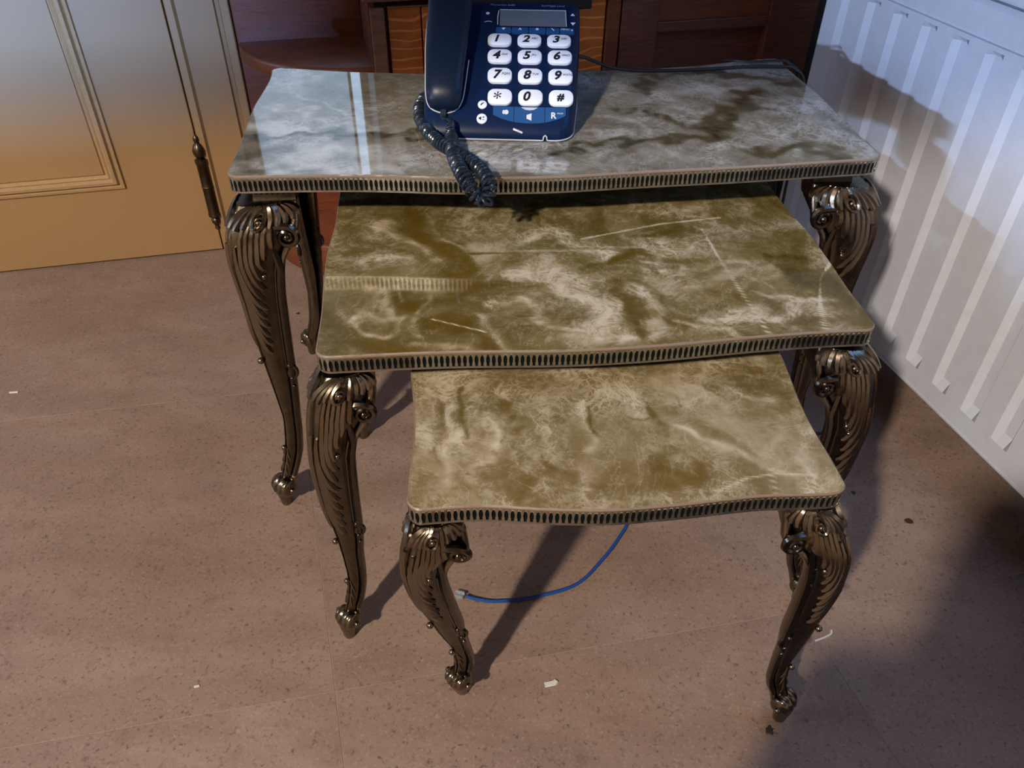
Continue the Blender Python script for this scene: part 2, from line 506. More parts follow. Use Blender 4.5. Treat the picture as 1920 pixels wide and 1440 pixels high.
STROKES1=[(0.4,0.0137,0,[(-0.279,0.069),(-0.23,0.084)]),(0.72,0.0058,0.1,[(-0.211,0.057),(-0.189,0.036),(-0.168,0.004)]),(0.7,0.0047,0.2,[(-0.233,-0.007),(-0.201,-0.004)]),(0.1,0.0116,1,[(-0.186,0.088),(-0.144,0.009),(-0.128,-0.027),(-0.136,-0.079)]),(0.15,0.0084,0.9,[(-0.202,-0.074),(-0.175,-0.086)]),(0.6,0.0016,0,[(-0.167,0.1),(-0.143,0.033),(-0.126,0.007)]),(0.72,0.0105,0.1,[(-0.115,-0.003),(-0.07,0.027),(-0.007,0.034),(0.023,-0.005)]),(0.7,0.0105,0.15,[(-0.052,-0.033),(0.002,-0.059)]),(0.92,0.0105,0,[(-0.064,-0.054),(-0.024,-0.078),(0.008,-0.121),(-0.002,-0.148)]),(0.9,0.0037,0,[(-0.076,-0.094),(-0.064,-0.134),(-0.035,-0.154),(0.025,-0.173)]),(0.85,0.0032,0,[(-0.114,-0.12),(-0.097,-0.149),(-0.095,-0.18)]),(0.75,0.0032,0,[(-0.11,-0.103),(-0.082,-0.102)]),(0.28,0.0089,0.1,[(-0.093,-0.131),(-0.075,-0.156)]),(0.8,0.0047,0,[(-0.23,-0.067),(-0.211,-0.112),(-0.196,-0.109)]),(0.72,0.0058,0.15,[(-0.228,-0.125),(-0.215,-0.121)]),(0.9,0.0021,0,[(-0.239,-0.119),(-0.227,-0.143),(-0.209,-0.151),(-0.197,-0.141),(-0.195,-0.114)]),(0.7,0.0042,0.1,[(-0.18,-0.115),(-0.174,-0.152)]),(0.65,0.0016,0,[(-0.166,-0.046),(-0.165,-0.087),(-0.178,-0.11)]),(0.65,0.0016,0,[(-0.203,-0.059),(-0.197,-0.085)]),(0.15,0.0079,0.8,[(-0.154,-0.122),(-0.134,-0.146),(-0.109,-0.166)]),(0.25,0.0074,0.9,[(-0.231,-0.164),(-0.181,-0.164)]),(0.3,0.0116,0,[(-0.273,-0.078),(-0.264,-0.153)]),(0.72,0.0032,0.2,[(-0.186,-0.164),(-0.14,-0.176)]),(0.7,0.0047,0.5,[(-0.038,-0.176),(-0.012,-0.174)]),(1,0.0007,0,[(0.01,0.023),(0.11,0.051),(0.185,0.061)]),(1,0.0006,0,[(-0.165,-0.124),(-0.113,-0.15)]),(0.95,0.0005,0,[(0.155,0.034),(0.156,-0.027),(0.159,-0.093),(0.163,-0.173)]),(1,0.0006,0,[(0.275,-0.054),(0.254,-0.08),(0.237,-0.12),(0.225,-0.158),(0.222,-0.174)]),(0.1,0.0058,0.9,[(0.036,-0.073),(0.03,-0.118),(0.036,-0.156),(0.046,-0.179)]),(0.85,0.0068,0,[(0.057,-0.1),(0.061,-0.144),(0.05,-0.172)]),(0.65,0.0095,0.1,[(0.075,-0.071),(0.128,-0.091),(0.159,-0.083)]),(0.12,0.0053,0.9,[(0.033,-0.02),(0.09,-0.008)]),(0.58,0.0132,0.1,[(0.102,-0.011),(0.208,0.03),(0.263,0.039)]),(0.5,0.0084,0.2,[(0.158,0.081),(0.236,0.075)]),(0.7,0.0058,0,[(0.082,-0.044),(0.183,-0.047),(0.201,-0.065)]),(0.25,0.0058,0.6,[(0.13,-0.111),(0.154,-0.118)]),(0.8,0.0079,0,[(0.21,-0.12),(0.162,-0.143),(0.119,-0.16)]),(0.8,0.0026,0,[(0.181,-0.105),(0.218,-0.114),(0.249,-0.123)]),(0.12,0.0105,0.15,[(0.225,-0.064),(0.26,-0.096),(0.27,-0.147)]),(0.25,0.0063,0.2,[(0.206,-0.161),(0.278,-0.16)]),(0.15,0.0042,0.1,[(0.212,-0.034),(0.245,-0.042)]),(0.8,0.0021,0,[(0.079,-0.146),(0.106,-0.166),(0.138,-0.183)]),(0.78,0.0021,0,[(0.101,-0.147),(0.129,-0.179)]),(0.6,0.0042,0.1,[(0.059,0.082),(0.125,0.083)]),(0.15,0.0053,0.7,[(0.08,0.027),(0.114,0.038)])]
STROKES2=[(0.68,0.0065,0.1,[(-0.185,-0.021),(-0.186,-0.087),(-0.183,-0.143)]),(0.28,0.0047,0.5,[(-0.165,-0.043),(-0.17,-0.13)]),(0.9,0.0051,0,[(-0.155,-0.023),(-0.155,-0.074),(-0.158,-0.117),(-0.164,-0.147)]),(0.15,0.0019,0.2,[(-0.143,-0.023),(-0.145,-0.089)]),(0.78,0.0056,0.1,[(-0.131,-0.04),(-0.135,-0.09),(-0.13,-0.136)]),(0.95,0.0037,0,[(-0.118,-0.061),(-0.121,-0.087),(-0.124,-0.119)]),(0.2,0.0047,0.4,[(-0.101,-0.046),(-0.097,-0.077)]),(0.66,0.0112,0.1,[(-0.088,-0.018),(-0.049,-0.057),(-0.039,-0.102)]),(0.9,0.0033,0,[(-0.027,-0.046),(-0.029,-0.088),(-0.038,-0.111)]),(0.12,0.0019,0.5,[(-0.019,-0.054),(-0.023,-0.09)]),(0.7,0.006,0,[(-0.003,-0.031),(0.035,-0.059)]),(0.18,0.006,0.6,[(0.039,-0.057),(0.04,-0.088)]),(0.82,0.0121,0.1,[(0.077,-0.022),(0.096,-0.056),(0.127,-0.089),(0.134,-0.119)]),(0.9,0.0042,0,[(0.057,-0.091),(0.09,-0.113),(0.117,-0.125),(0.149,-0.155)]),(0.75,0.0023,0,[(0.105,-0.011),(0.14,-0.044),(0.165,-0.052)]),(0.25,0.0102,0.2,[(0.149,-0.013),(0.184,-0.045)]),(0.3,0.0102,0.8,[(-0.017,-0.155),(0.037,-0.15),(0.077,-0.143)]),(0.35,0.0065,0.7,[(-0.058,-0.139),(-0.047,-0.163)]),(1,0.0006,0,[(0.077,-0.171),(0.108,-0.156),(0.133,-0.152),(0.166,-0.155)]),(0.62,0.013,0.05,[(0.142,-0.17),(0.177,-0.178)]),(0.95,0.0007,0,[(0.132,-0.146),(0.128,-0.176)]),(0.6,0.0074,0.2,[(-0.154,-0.16),(-0.103,-0.166)]),(0.65,0.0056,0.15,[(-0.042,-0.123),(-0.042,-0.163)]),(0.6,0.0047,0.1,[(-0.075,-0.108),(-0.083,-0.148)]),(0.4,0.0084,0.7,[(-0.1,-0.12),(-0.097,-0.147)]),(0.55,0.0065,0.1,[(0.019,-0.113),(0.007,-0.153)]),(0.85,0.0019,0,[(0.156,-0.127),(0.169,-0.162)]),(0.7,0.0056,0.05,[(0.148,-0.09),(0.156,-0.127)])]

# ================================================================== ROOM SHELL
WRX = 1.03          # inner face of the right wall in the room frame


def boxf(bm, F, x0, x1, y0, y1, z0, z1, bev=0.0):
    """box in a rotated frame (F = (U, V))"""
    U, V = F
    Mx = Matrix(((U.x, V.x, 0, 0), (U.y, V.y, 0, 0), (0, 0, 1, 0), (0, 0, 0, 1)))
    box(bm, x0, x1, y0, y1, z0, z1, bev, Mx)


RF, BF = (RU, RV), (BU, BV)
bm = NB(); boxf(bm, RF, -3.62, WRX + 0.1, -4.0, 1.95, -0.12, -0.0005)
FLOOR = struct('floor', bm, M_GROUT)
# stone tiles, each one a piece of the floor
E1 = Vector((math.cos(rad(11.5)), math.sin(rad(11.5)), 0))
E1 = E1 / E1.dot(RU)
T0 = rw(-0.06, 1.135)
tile_mesh = {}


def tile_me(w, d):
    key = (round(w, 3), round(d, 3))
    if key not in tile_mesh:
        b = NB()
        g, c = 0.0003, 0.0002
        def quad(i, z):
            return [E1 * (x) + RV * (y) + Vector((0, 0, z)) for x, y in ((g + i, g + i), (w - g - i, g + i), (w - g - i, d - g - i), (g + i, d - g - i))]
        loft(b, [quad(0, -0.012), quad(0, -c), quad(c, 0)])
        bmesh.ops.recalc_face_normals(b, faces=b.faces[:])
        me = bpy.data.meshes.new('tile')
        b.to_mesh(me); b.free()
        me.materials.append(M_FLOOR)
        tile_mesh[key] = me
    return tile_mesh[key]


for i in range(-6, 2):
    for j in range(-8, 1):
        w = 0.6 if i < 1 else WRX - 0.545
        o = bpy.data.objects.new('tile', tile_me(w, 0.59))
        COL.objects.link(o)
        o.location = T0 + E1 * (0.6 * i) + RV * (0.59 * j)
        o.parent = FLOOR
bm = NB(); boxf(bm, RF, -3.6, WRX, -4.0, 1.9, 2.7, 2.8)
struct('ceiling', bm, M_CEIL)
bm = NB(); boxf(bm, RF, WRX, WRX + 0.1, -4.0, 1.75, 0, 2.7)
struct('wall_right', bm, M_WALL)
bm = NB()
boxf(bm, RF, -3.7, -3.6, -4.0, -2.15, 0, 2.7); boxf(bm, RF, -3.7, -3.6, -1.45, 1.9, 0, 2.7)
boxf(bm, RF, -3.7, -3.6, -2.15, -1.45, 0, 1.07); boxf(bm, RF, -3.7, -3.6, -2.15, -1.45, 1.75, 2.7)
struct('wall_left', bm, M_WALL)
bm = NB()
boxf(bm, RF, -3.6, -1.95, -4.1, -4.0, 0, 2.7); boxf(bm, RF, -1.45, WRX, -4.1, -4.0, 0, 2.7)
boxf(bm, RF, -1.95, -1.45, -4.1, -4.0, 0, 1.02); boxf(bm, RF, -1.95, -1.45, -4.1, -4.0, 1.72, 2.7)
struct('wall_front', bm, M_WALL)
bm = NB(); boxf(bm, BF, -3.75, 1.12, 1.662, 1.76, 0, 2.7)
struct('wall_back', bm, M_WALL)
# narrow daylit window in the back wall, above the open end shelves of the cabinet
bm = NB()
for u0, u1 in ((-0.1405, -0.136), (0.056, 0.062), (0.080, 0.092)): boxf(bm, BF, u0, u1, 1.650, 1.662, 0.63, 1.00)
for z0, z1 in ((0.63, 0.638), (0.99, 1.00)):
    boxf(bm, BF, -0.136, 0.056, 1.650, 1.662, z0, z1); boxf(bm, BF, 0.062, 0.080, 1.650, 1.662, z0, z1)
W4 = struct('window_4', bm, M_DOOR)
bm = NB(); boxf(bm, BF, -0.136, 0.056, 1.656, 1.660, 0.638, 0.99)
struct('pane', bm, M_SKYDIM, W4)
bm = NB(); boxf(bm, BF, 0.062, 0.080, 1.656, 1.660, 0.638, 0.99)
struct('pane', bm, M_SKYBRIGHT, W4)

# ------------------------------------------------------------------ door and its casing
def extrude_uv(bm, prof, z0, z1):
    loft(bm, [[bw(u, v, z0) for u, v in prof], [bw(u, v, z1) for u, v in prof]])


bm = NB()
extrude_uv(bm, [(-0.2525, 1.662), (-0.2525, 1.642), (-0.250, 1.634), (-0.238, 1.633), (-0.233, 1.640), (-0.168, 1.640), (-0.1655, 1.6475), (-0.159, 1.6475),
                (-0.1565, 1.637), (-0.143, 1.637), (-0.141, 1.640), (-0.141, 1.662)], 0.0, 2.10)
extrude_uv(bm, [(-1.16, 1.662), (-1.16, 1.638), (-1.055, 1.638), (-1.055, 1.662)], 0.0, 2.10)
boxf(bm, BF, -1.055, -0.2525, 1.638, 1.662, 2.03, 2.10)
struct('trim_1', bm, M_DOOR)
bm = NB(); boxf(bm, BF, -1.052, -0.2555, 1.644, 1.6615, 0.004, 2.026, 0.0015)
DOOR = struct('door_1', bm, M_DOOR)


def ring_molding(name, u0, u1, z0, z1, parent):
    prof = [(0, 0.0015), (0.002, -0.006), (0.007, -0.0075), (0.010, -0.002), (0.013, -0.0095), (0.019, -0.011), (0.023, -0.004), (0.026, -0.006), (0.031, 0.0005)]
    b = NB()
    rings = []
    for d, v in prof:
        rings.append([bw(u0 + d, 1.644 + v, z0 + d), bw(u1 - d, 1.644 + v, z0 + d), bw(u1 - d, 1.644 + v, z1 - d), bw(u0 + d, 1.644 + v, z1 - d)])
    loft(b, rings, cap=False)
    struct(name, b, M_GLAZE, parent, smooth=False)


ring_molding('panel_molding', -0.90, -0.409, 0.163, 0.86, DOOR)
ring_molding('panel_molding', -0.90, -0.409, 0.98, 1.88, DOOR)
for z0, z1 in ((0.196, 0.827), (1.013, 1.847)):
    bm = NB(); boxf(bm, BF, -0.867, -0.442, 1.6415, 1.645, z0, z1, 0.001)
    struct('door_panel', bm, M_DOOR, DOOR)


def lathe(bm, c, prof, seg=16):
    loft(bm, [[Vector((c[0] + r * math.cos(2 * PI * k / seg), c[1] + r * math.sin(2 * PI * k / seg), c[2] + z)) for k in range(seg)] for r, z in prof])


for zb in (0.055, 1.60):
    bm = NB()
    lathe(bm, bw(-0.2535, 1.6345, zb), [(0.0014, 0), (0.0058, 0.006), (0.0043, 0.012), (0.0090, 0.020), (0.0090, 0.026), (0.0058, 0.030), (0.0123, 0.034), (0.0123, 0.040), (0.0113, 0.042),
                                     (0.0113, 0.100), (0.0122, 0.101), (0.0113, 0.103), (0.0113, 0.150), (0.0128, 0.152), (0.0128, 0.158), (0.0072, 0.162), (0.0116, 0.170),
                                     (0.0125, 0.178), (0.0087, 0.188), (0.0043, 0.194), (0.0061, 0.200), (0.0049, 0.206), (0.0012, 0.210)])
    hg = obj('hinge', bm, M_IRON, DOOR, label='dark bronze hinge with turned finials')
bm = NB()
cyl(bm, bw(-0.99, 1.644, 1.02), bw(-0.99, 1.600, 1.02), 0.011)
tube(bm, [bw(-0.99, 1.603, 1.02), bw(-0.96, 1.597, 1.022), bw(-0.90, 1.597, 1.018), bw(-0.875, 1.599, 1.014)], [0.009, 0.009, 0.008, 0.007], 10)
obj('door_handle', bm, M_IRON, DOOR)

# unseen windows for the blue daylight, the two open ones shaped to aim it
def window(n, F, x0, x1, y0, y1, z0, z1, axis, glazed=True):
    b = NB()
    t = 0.05 if glazed else 0.03
    if axis == 'x':   # lies in a wall of constant x
        boxf(b, F, x0, x1, y0, y0 + t, z0, z1); boxf(b, F, x0, x1, y1 - t, y1, z0, z1)
        boxf(b, F, x0, x1, y0 + t, y1 - t, z0, z0 + t); boxf(b, F, x0, x1, y0 + t, y1 - t, z1 - t, z1)
    else:
        boxf(b, F, x0, x0 + t, y0, y1, z0, z1); boxf(b, F, x1 - t, x1, y0, y1, z0, z1)
        boxf(b, F, x0 + t, x1 - t, y0, y1, z0, z0 + t); boxf(b, F, x0 + t, x1 - t, y0, y1, z1 - t, z1)
    o = struct('window_%d' % n, b, M_DOOR)
    if not glazed: return      # these two stand open
    b = NB()
    xm = (x0 + x1) / 2
    if axis == 'x': boxf(b, F, xm - 0.003, xm + 0.003, y0 + t, y1 - t, z0 + t, z1 - t)
    else: boxf(b, F, x0 + t, x1 - t, (y0 + y1) / 2 - 0.003, (y0 + y1) / 2 + 0.003, z0 + t, z1 - t)
    struct('pane', b, M_GLASS, o)


window(5, RF, -3.68, -3.62, -2.15, -1.45, 1.07, 1.75, 'x', False)
window(1, RF, -3.6, -3.56, 0.6, 1.4, 0.85, 1.85, 'x')  # unseen window added for the blue fill
window(3, RF, -1.95, -1.45, -4.08, -4.02, 1.02, 1.72, 'y', False)
window(2, RF, WRX - 0.04, WRX, -0.1, 0.95, 0.95, 1.75, 'x')

# ================================================================== CABINET
CO = bw(0.4, 1.55)
CAB = thing('cabinet', 'dark wooden cabinet with rounded end shelves and a golden oak door against back wall', 'cabinet', CO, BA)


def cbox(bm, u0, u1, v0, v1, z0, z1, bev=0.0):
    box(bm, u0 - 0.4, u1 - 0.4, v0 - 1.55, v1 - 1.55, z0, z1, bev)


CU1 = 0.93
bm = NB(); cbox(bm, 0.106, CU1, 1.466, 1.655, 0.0, 1.95)
obj('carcass', bm, M_WOODX, CAB, False)
bm = NB(); cbox(bm, -0.139, 0.094, 1.640, 1.655, 0.0, 0.615, 0.002)
obj('back_panel', bm, M_WOOD, CAB, False, label='reddish brown back panel of the open end shelves')
bm = NB(); cbox(bm, 0.094, 0.106, 1.444, 1.655, 0.0, 1.95, 0.001)
obj('side_panel', bm, M_WOODX, CAB, False)
for z0, z1 in ((0.0, 0.075), (0.407, 0.431)):
    bm = NB()
    k = 28
    def qpoly(s):
        p = [(0.094 - 0.4, 1.640 - 1.55)]
        for i in range(k + 1):
            a = PI / 2 * i / k
            p.append((0.094 - 0.4 - (0.232 - s) * math.cos(a), 1.640 - 1.55 - (0.190 - s) * math.sin(a)))
        return p
    h = z1 - z0
    loft(bm, [[Vector((x, y, z)) for x, y in qpoly(s)] for s, z in ((0.003, z0), (0, z0 + 0.004), (0, z1 - 0.006), (0.002, z1 - 0.002), (0.005, z1))])
    obj('end_shelf', bm, M_WOOD, CAB, True, label='quarter-round end shelf')
bm = NB(); cbox(bm, 0.0965, 0.1205, 1.432, 1.444, 0.0, 0.530, 0.002)
obj('stile', bm, M_WOODB, CAB, False)
bm = NB(); cbox(bm, 0.513, 0.538, 1.436, 1.466, 0.0, 0.95, 0.002)
obj('stile', bm, M_WOOD, CAB, False)
bm = NB(); cbox(bm, 0.127, 0.183, 1.446, 1.466, 0.07, 0.527, 0.002)
obj('oak_panel', bm, M_OAK, CAB, False, label='golden oak side panel with flame grain')
bm = NB(); cbox(bm, 0.1845, 0.511, 1.440, 1.466, 0.07, 0.527, 0.002)
OD = obj('oak_door', bm, M_OAK, CAB, False, label='golden oak door with flame grain')
bm = NB()
lathe(bm, (0, 0, 0), [(0.005, 0), (0.004, 0.008), (0.009, 0.014), (0.010, 0.019), (0.006, 0.024), (0.001, 0.025)])
for v in bm.verts:
    x, y, z = v.co
    v.co = Vector((0.196 - 0.4 + x, 1.440 - 1.55 - z, 0.463 + y))
obj('knob', bm, M_BRASS, OD, label='small brass knob')
bm = NB(); cbox(bm, 0.190, 0.202, 1.437, 1.4405, 0.405, 0.445, 0.001)
obj('keyhole_plate', bm, M_IRON, OD)
bm = NB(); cbox(bm, 0.127, 0.511, 1.4385, 1.466, 0.5275, 0.5305, 0.0008)
obj('ledge', bm, M_WOODB, CAB, False)
bm = NB(); cbox(bm, 0.085, 0.538, 1.425, 1.466, 0.541, 0.600, 0.003)
obj('rail', bm, M_WOODB, CAB, False)
# right-hand door: frame, low recessed panel, flush upper panel
bm = NB()
cbox(bm, 0.541, 0.612, 1.438, 1.466, 0.05, 0.95, 0.0015)
cbox(bm, 0.832, CU1, 1.438, 1.466, 0.05, 0.95, 0.0015)
cbox(bm, 0.612, 0.832, 1.438, 1.466, 0.462, 0.480, 0.0015)
cbox(bm, 0.612, 0.832, 1.438, 1.466, 0.05, 0.12, 0.0015)
CD = obj('cabinet_door', bm, M_WOODX, CAB, False)
bm = NB(); cbox(bm, 0.612, 0.832, 1.458, 1.466, 0.12, 0.462)
obj('recessed_panel', bm, M_WOODX, CD, False)
bm = NB(); cbox(bm, 0.612, 0.832, 1.441, 1.466, 0.480, 0.95, 0.001)
obj('upper_panel', bm, M_WOOD, CD, False)
bm = NB(); cbox(bm, 0.08, CU1, 1.425, 1.655, 1.95, 1.99, 0.006)
obj('cornice', bm, M_WOODX, CAB, False)
# black board that hangs in front of the rail behind the telephone
bm = NB(); cbox(bm, 0.255, 0.4735, 1.405, 1.4252, 0.5175, 0.70, 0.003)
obj('black_board', bm, M_BLACK, CAB, False, label='black board in front of the rail behind the telephone')

# ================================================================== RADIATOR
RO = Vector((0.90, 0.5, 0.0))
RAD = thing('radiator', 'white steel panel radiator with vertical ribs along the right wall', 'radiator', rw(RO.x, RO.y), RA)
bm = NB()
rows = [(0.1075, 0), (0.136, 0), (0.152, 1), (0.578, 1), (0.5845, 0), (0.5905, 0), (0.5915, 2), (0.5945, 2), (0.5955, 0), (0.628, 0), (0.634, 3)]
cols = []
y = -0.30
ys0 = 0.827 - 0.0625 * 19
c = ys0
while c < 1.19:
    cols += [(c - 0.0315, 0), (c - 0.003, 0), (c + 0.0030, 1), (c + 0.0180, 1), (c + 0.0270, 0)]
    c += 0.0625
cols = [q for q in cols if q[0] < 1.200] + [(1.203, 0), (1.2075, 0.35)]
vv = []
for z, rk in rows:
    rr = []
    for yy, ck in cols:
        dx = 0.008 * ck if rk == 1 else (0.004 if ck == 0.35 else 0)
        if rk == 2: dx = 0.0035
        if rk == 3: dx = 0.005
        rr.append(bm.verts.new((0.866 + dx - RO.x, yy - RO.y, z)))
    vv.append(rr)
for a in range(len(rows) - 1):
    for b in range(len(cols) - 1):
        bm.faces.new((vv[a][b], vv[a][b + 1], vv[a + 1][b + 1], vv[a + 1][b]))
obj('front_plate', bm, M_RADI, RAD, True, angle=25)
bm = NB(); box(bm, 0.8665 - RO.x, 0.878 - RO.x, cols[0][0] - RO.y, 1.2085 - RO.y, 0.098, 0.1065, 0.003)
obj('bottom_lip', bm, M_RADI, RAD)
bm = NB(); box(bm, 0.880 - RO.x, 0.955 - RO.x, cols[0][0] - RO.y, 1.200 - RO.y, 0.10, 0.630)
obj('convector', bm, M_RADI, RAD, False)
bm = NB(); box(bm, 0.872 - RO.x, 0.958 - RO.x, 1.2090 - RO.y, 1.2140 - RO.y, 0.105, 0.655, 0.0015)
obj('end_cover', bm, M_RADI, RAD, False)
bm = NB()
box(bm, 0.868 - RO.x, 0.876 - RO.x, cols[0][0] - RO.y, 1.208 - RO.y, 0.637, 0.655, 0.003)
box(bm, 0.950 - RO.x, 0.958 - RO.x, cols[0][0] - RO.y, 1.208 - RO.y, 0.637, 0.655, 0.003)
n = 40
for i in range(n):
    yy = cols[0][0] + (1.2 - cols[0][0]) * i / (n - 1)
    box(bm, 0.876 - RO.x, 0.950 - RO.x, yy - 0.004 - RO.y, yy + 0.004 - RO.y, 0.645, 0.652)
obj('top_grille', bm, M_RADI, RAD, False)
for yb in (1.05, 0.0):
    bm = NB(); box(bm, 0.955 - RO.x, WRX - 0.001 - RO.x, yb - 0.02 - RO.y, yb + 0.02 - RO.y, 0.15, 0.60)
    obj('wall_bracket', bm, M_RADI, RAD, False)

# ================================================================== NEST OF TABLES
TABLES = [
    dict(c=(0.03947, 1.02720), yaw=0.09166, W=0.74408, D=0.35562, z=0.51401, mat=M_ONYX1, strokes=STROKES0, base=0.50, seed=1,
         front=[(-37.2, 0), (-29, .1), (-20, .7), (-13, 1.9), (-1.4, 2.4), (8.3, 1.7), (20.6, 1.2), (27, .7), (33, .25), (37.2, 0)],
         back=[(-37.2, 0), (-33, -.2), (-30, -1.8), (-21, -3.0), (-15, -4.0), (14, -3.9), (25, -2.6), (34, 0), (37.2, 0)],
         side=[(-17.8, 0), (-12, -.1), (-6.5, 0), (3.2, .25), (8, -.1), (13.6, -.4), (17.8, 0)],
         prof=[(47.6, -.3, 6.9), (46.1, .34, 6.9), (45.1, .98, 6.85), (43.5, 1.32, 6.5), (42.3, 1.40, 5.6), (41.3, 1.43, 4.84), (39, 1.3, 4.3), (35.7, 1.08, 3.85), (30.5, .91, 3.5), (27.3, .76, 3.3),
               (23.8, .55, 3.1), (20, .3, 2.8), (15.3, .03, 2.35), (12.6, .28, 2.2), (9.4, .67, 1.85), (7.2, 1.2, 1.2), (5.6, 1.75, .6), (4.2, 2.0, 0)],
         zpad=0.4765, zv=0.4385, zleaf=0.275, zmid=0.243, size=1.16, n=12),
    dict(c=(0.07078, 0.79841), yaw=0.10163, W=0.55076, D=0.35527, z=0.43902, mat=M_ONYX2, strokes=STROKES1, base=0.40, seed=2,
         front=[(-27.5, 0), (-19, 0), (-14, .15), (-5.5, .8), (-.9, .95), (5.9, .8), (14, .2), (22, -.1), (27.5, 0)],
         back=[(-27.5, 0), (27.5, 0)],
         side=[(-17.8, 0), (-10, -.05), (-5, .25), (1.5, .4), (8, -.1), (13, 0), (17.8, 0)],
         prof=[(41.0, -.3, 5.15), (40.2, .3, 5.15), (39.2, .85, 5.15), (37.6, 1.26, 5.1), (36, 1.5, 4.5), (34.9, 1.57, 3.5), (33.8, 1.7, 2.9), (31.7, 1.87, 2.45), (28.9, 1.85, 2.3), (24.8, 1.72, 2.12),
               (20.5, 1.36, 1.98), (17.8, 1.15, 1.8), (15, 1.0, 1.5), (11.3, .88, 1.38), (9, .96, 1.2), (6.9, 1.3, .8), (5.5, 1.75, .3), (4.2, 2.0, 0)],
         zpad=0.4115, zv=0.3700, zleaf=0.195, zmid=0.203, size=1.0, n=12),
    dict(c=(0.09236, 0.65011), yaw=0.06912, W=0.38809, D=0.35562, z=0.37946, mat=M_ONYX3, strokes=STROKES2, base=0.50, seed=3,
         front=[(-19.4, 0), (-13, -.3), (-8.6, .4), (-2.1, .95), (4.8, .55), (11.4, -.1), (16.8, .1), (19.4, 0)],
         back=[(-19.4, 0), (19.4, 0)],
         side=[(-17.8, 0), (-13, -.1), (-9, -.4), (-4.5, -.25), (0.7, .3), (9, .3), (13, -.1), (17.8, 0)],
         prof=[(35.2, -.4, 4.7), (34.4, .0, 4.7), (33.2, .5, 4.75), (31.5, 1.28, 4.7), (30.8, 1.45, 3.5), (30.1, 1.6, 2.75), (28.7, 1.75, 2.0), (26.6, 1.87, 1.75), (25, 1.9, 1.7), (21.4, 1.75, 1.6),
               (19.7, 1.6, 1.52), (16.9, 1.49, 1.5), (14.5, 1.3, 1.2), (11, 1.0, 1.05), (7.7, 1.16, .95), (6.3, 1.45, .75), (5.2, 1.8, .2), (4.2, 2.0, 0)],
         zpad=0.3530, zv=0.3150, zleaf=0.200, zmid=0.160, size=0.98, n=11),
]
TLAB = ['largest and tallest onyx-topped nesting table, carrying the telephone',
        'middle onyx-topped nesting table with cracked olive top, pulled out below the telephone table',
        'smallest and lowest onyx-topped nesting table, standing at the front of the nest']
BANDH = 0.0205


def smooth_fn(pts, n=400):
    xs = np.array([p[0] for p in pts]) / 100.0
    ys = np.array([p[1] for p in pts]) / 100.0
    X = np.linspace(xs[0], xs[-1], n)
    Y = np.interp(X, xs, ys)
    k = np.hanning(n // 10 * 2 + 1)
    k /= k.sum()
    m = len(k) // 2
    Yp = np.concatenate([np.full(m, 0.0), Y, np.full(m, 0.0)])
    Y = np.convolve(Yp, k, 'valid')
    return lambda x: float(np.interp(x, X, Y))


def outline(T, inset=0.0, step=0.004):
    """counter-clockwise plan outline of a table top"""
    hw, hd, r = T['W'] / 2, T['D'] / 2, 0.014
    ff, fb, fs = smooth_fn(T['front']), smooth_fn(T['back']), smooth_fn(T['side'])
    P = []
    def side(p0, p1, fn, nrm, ax):
        n = max(2, int((Vector(p1) - Vector(p0)).length / step))
        for i in range(n):
            q = Vector(p0).lerp(Vector(p1), i / n)
            P.append(q + Vector(nrm) * fn(q[ax]))
    def arc(cx, cy, a0):
        for i in range(8):
            a = a0 + PI / 2 * i / 8
            P.append(Vector((cx + r * math.cos(a), cy + r * math.sin(a))))
    side((-hw + r, -hd), (hw - r, -hd), ff, (0, -1), 0)
    arc(hw - r, -hd + r, -PI / 2)
    side((hw, -hd + r), (hw, hd - r), fs, (1, 0), 1)
    arc(hw - r, hd - r, 0)
    side((hw - r, hd), (-hw + r, hd), fb, (0, 1), 0)
    arc(-hw + r, hd - r, PI / 2)
    side((-hw, hd - r), (-hw, -hd + r), fs, (-1, 0), 1)
    arc(-hw + r, -hd + r, PI)
    # drop points that bunch up, then offset
    Q = [P[0]]
    for p in P[1:]:
        if (p - Q[-1]).length > 0.0006: Q.append(p)
    if inset:
        n = len(Q)
        out = []
        for i in range(n):
            t = (Q[(i + 1) % n] - Q[i - 1]).normalized()
            out.append(Q[i] - Vector((t.y, -t.x)) * inset)
        Q = out
    return Q


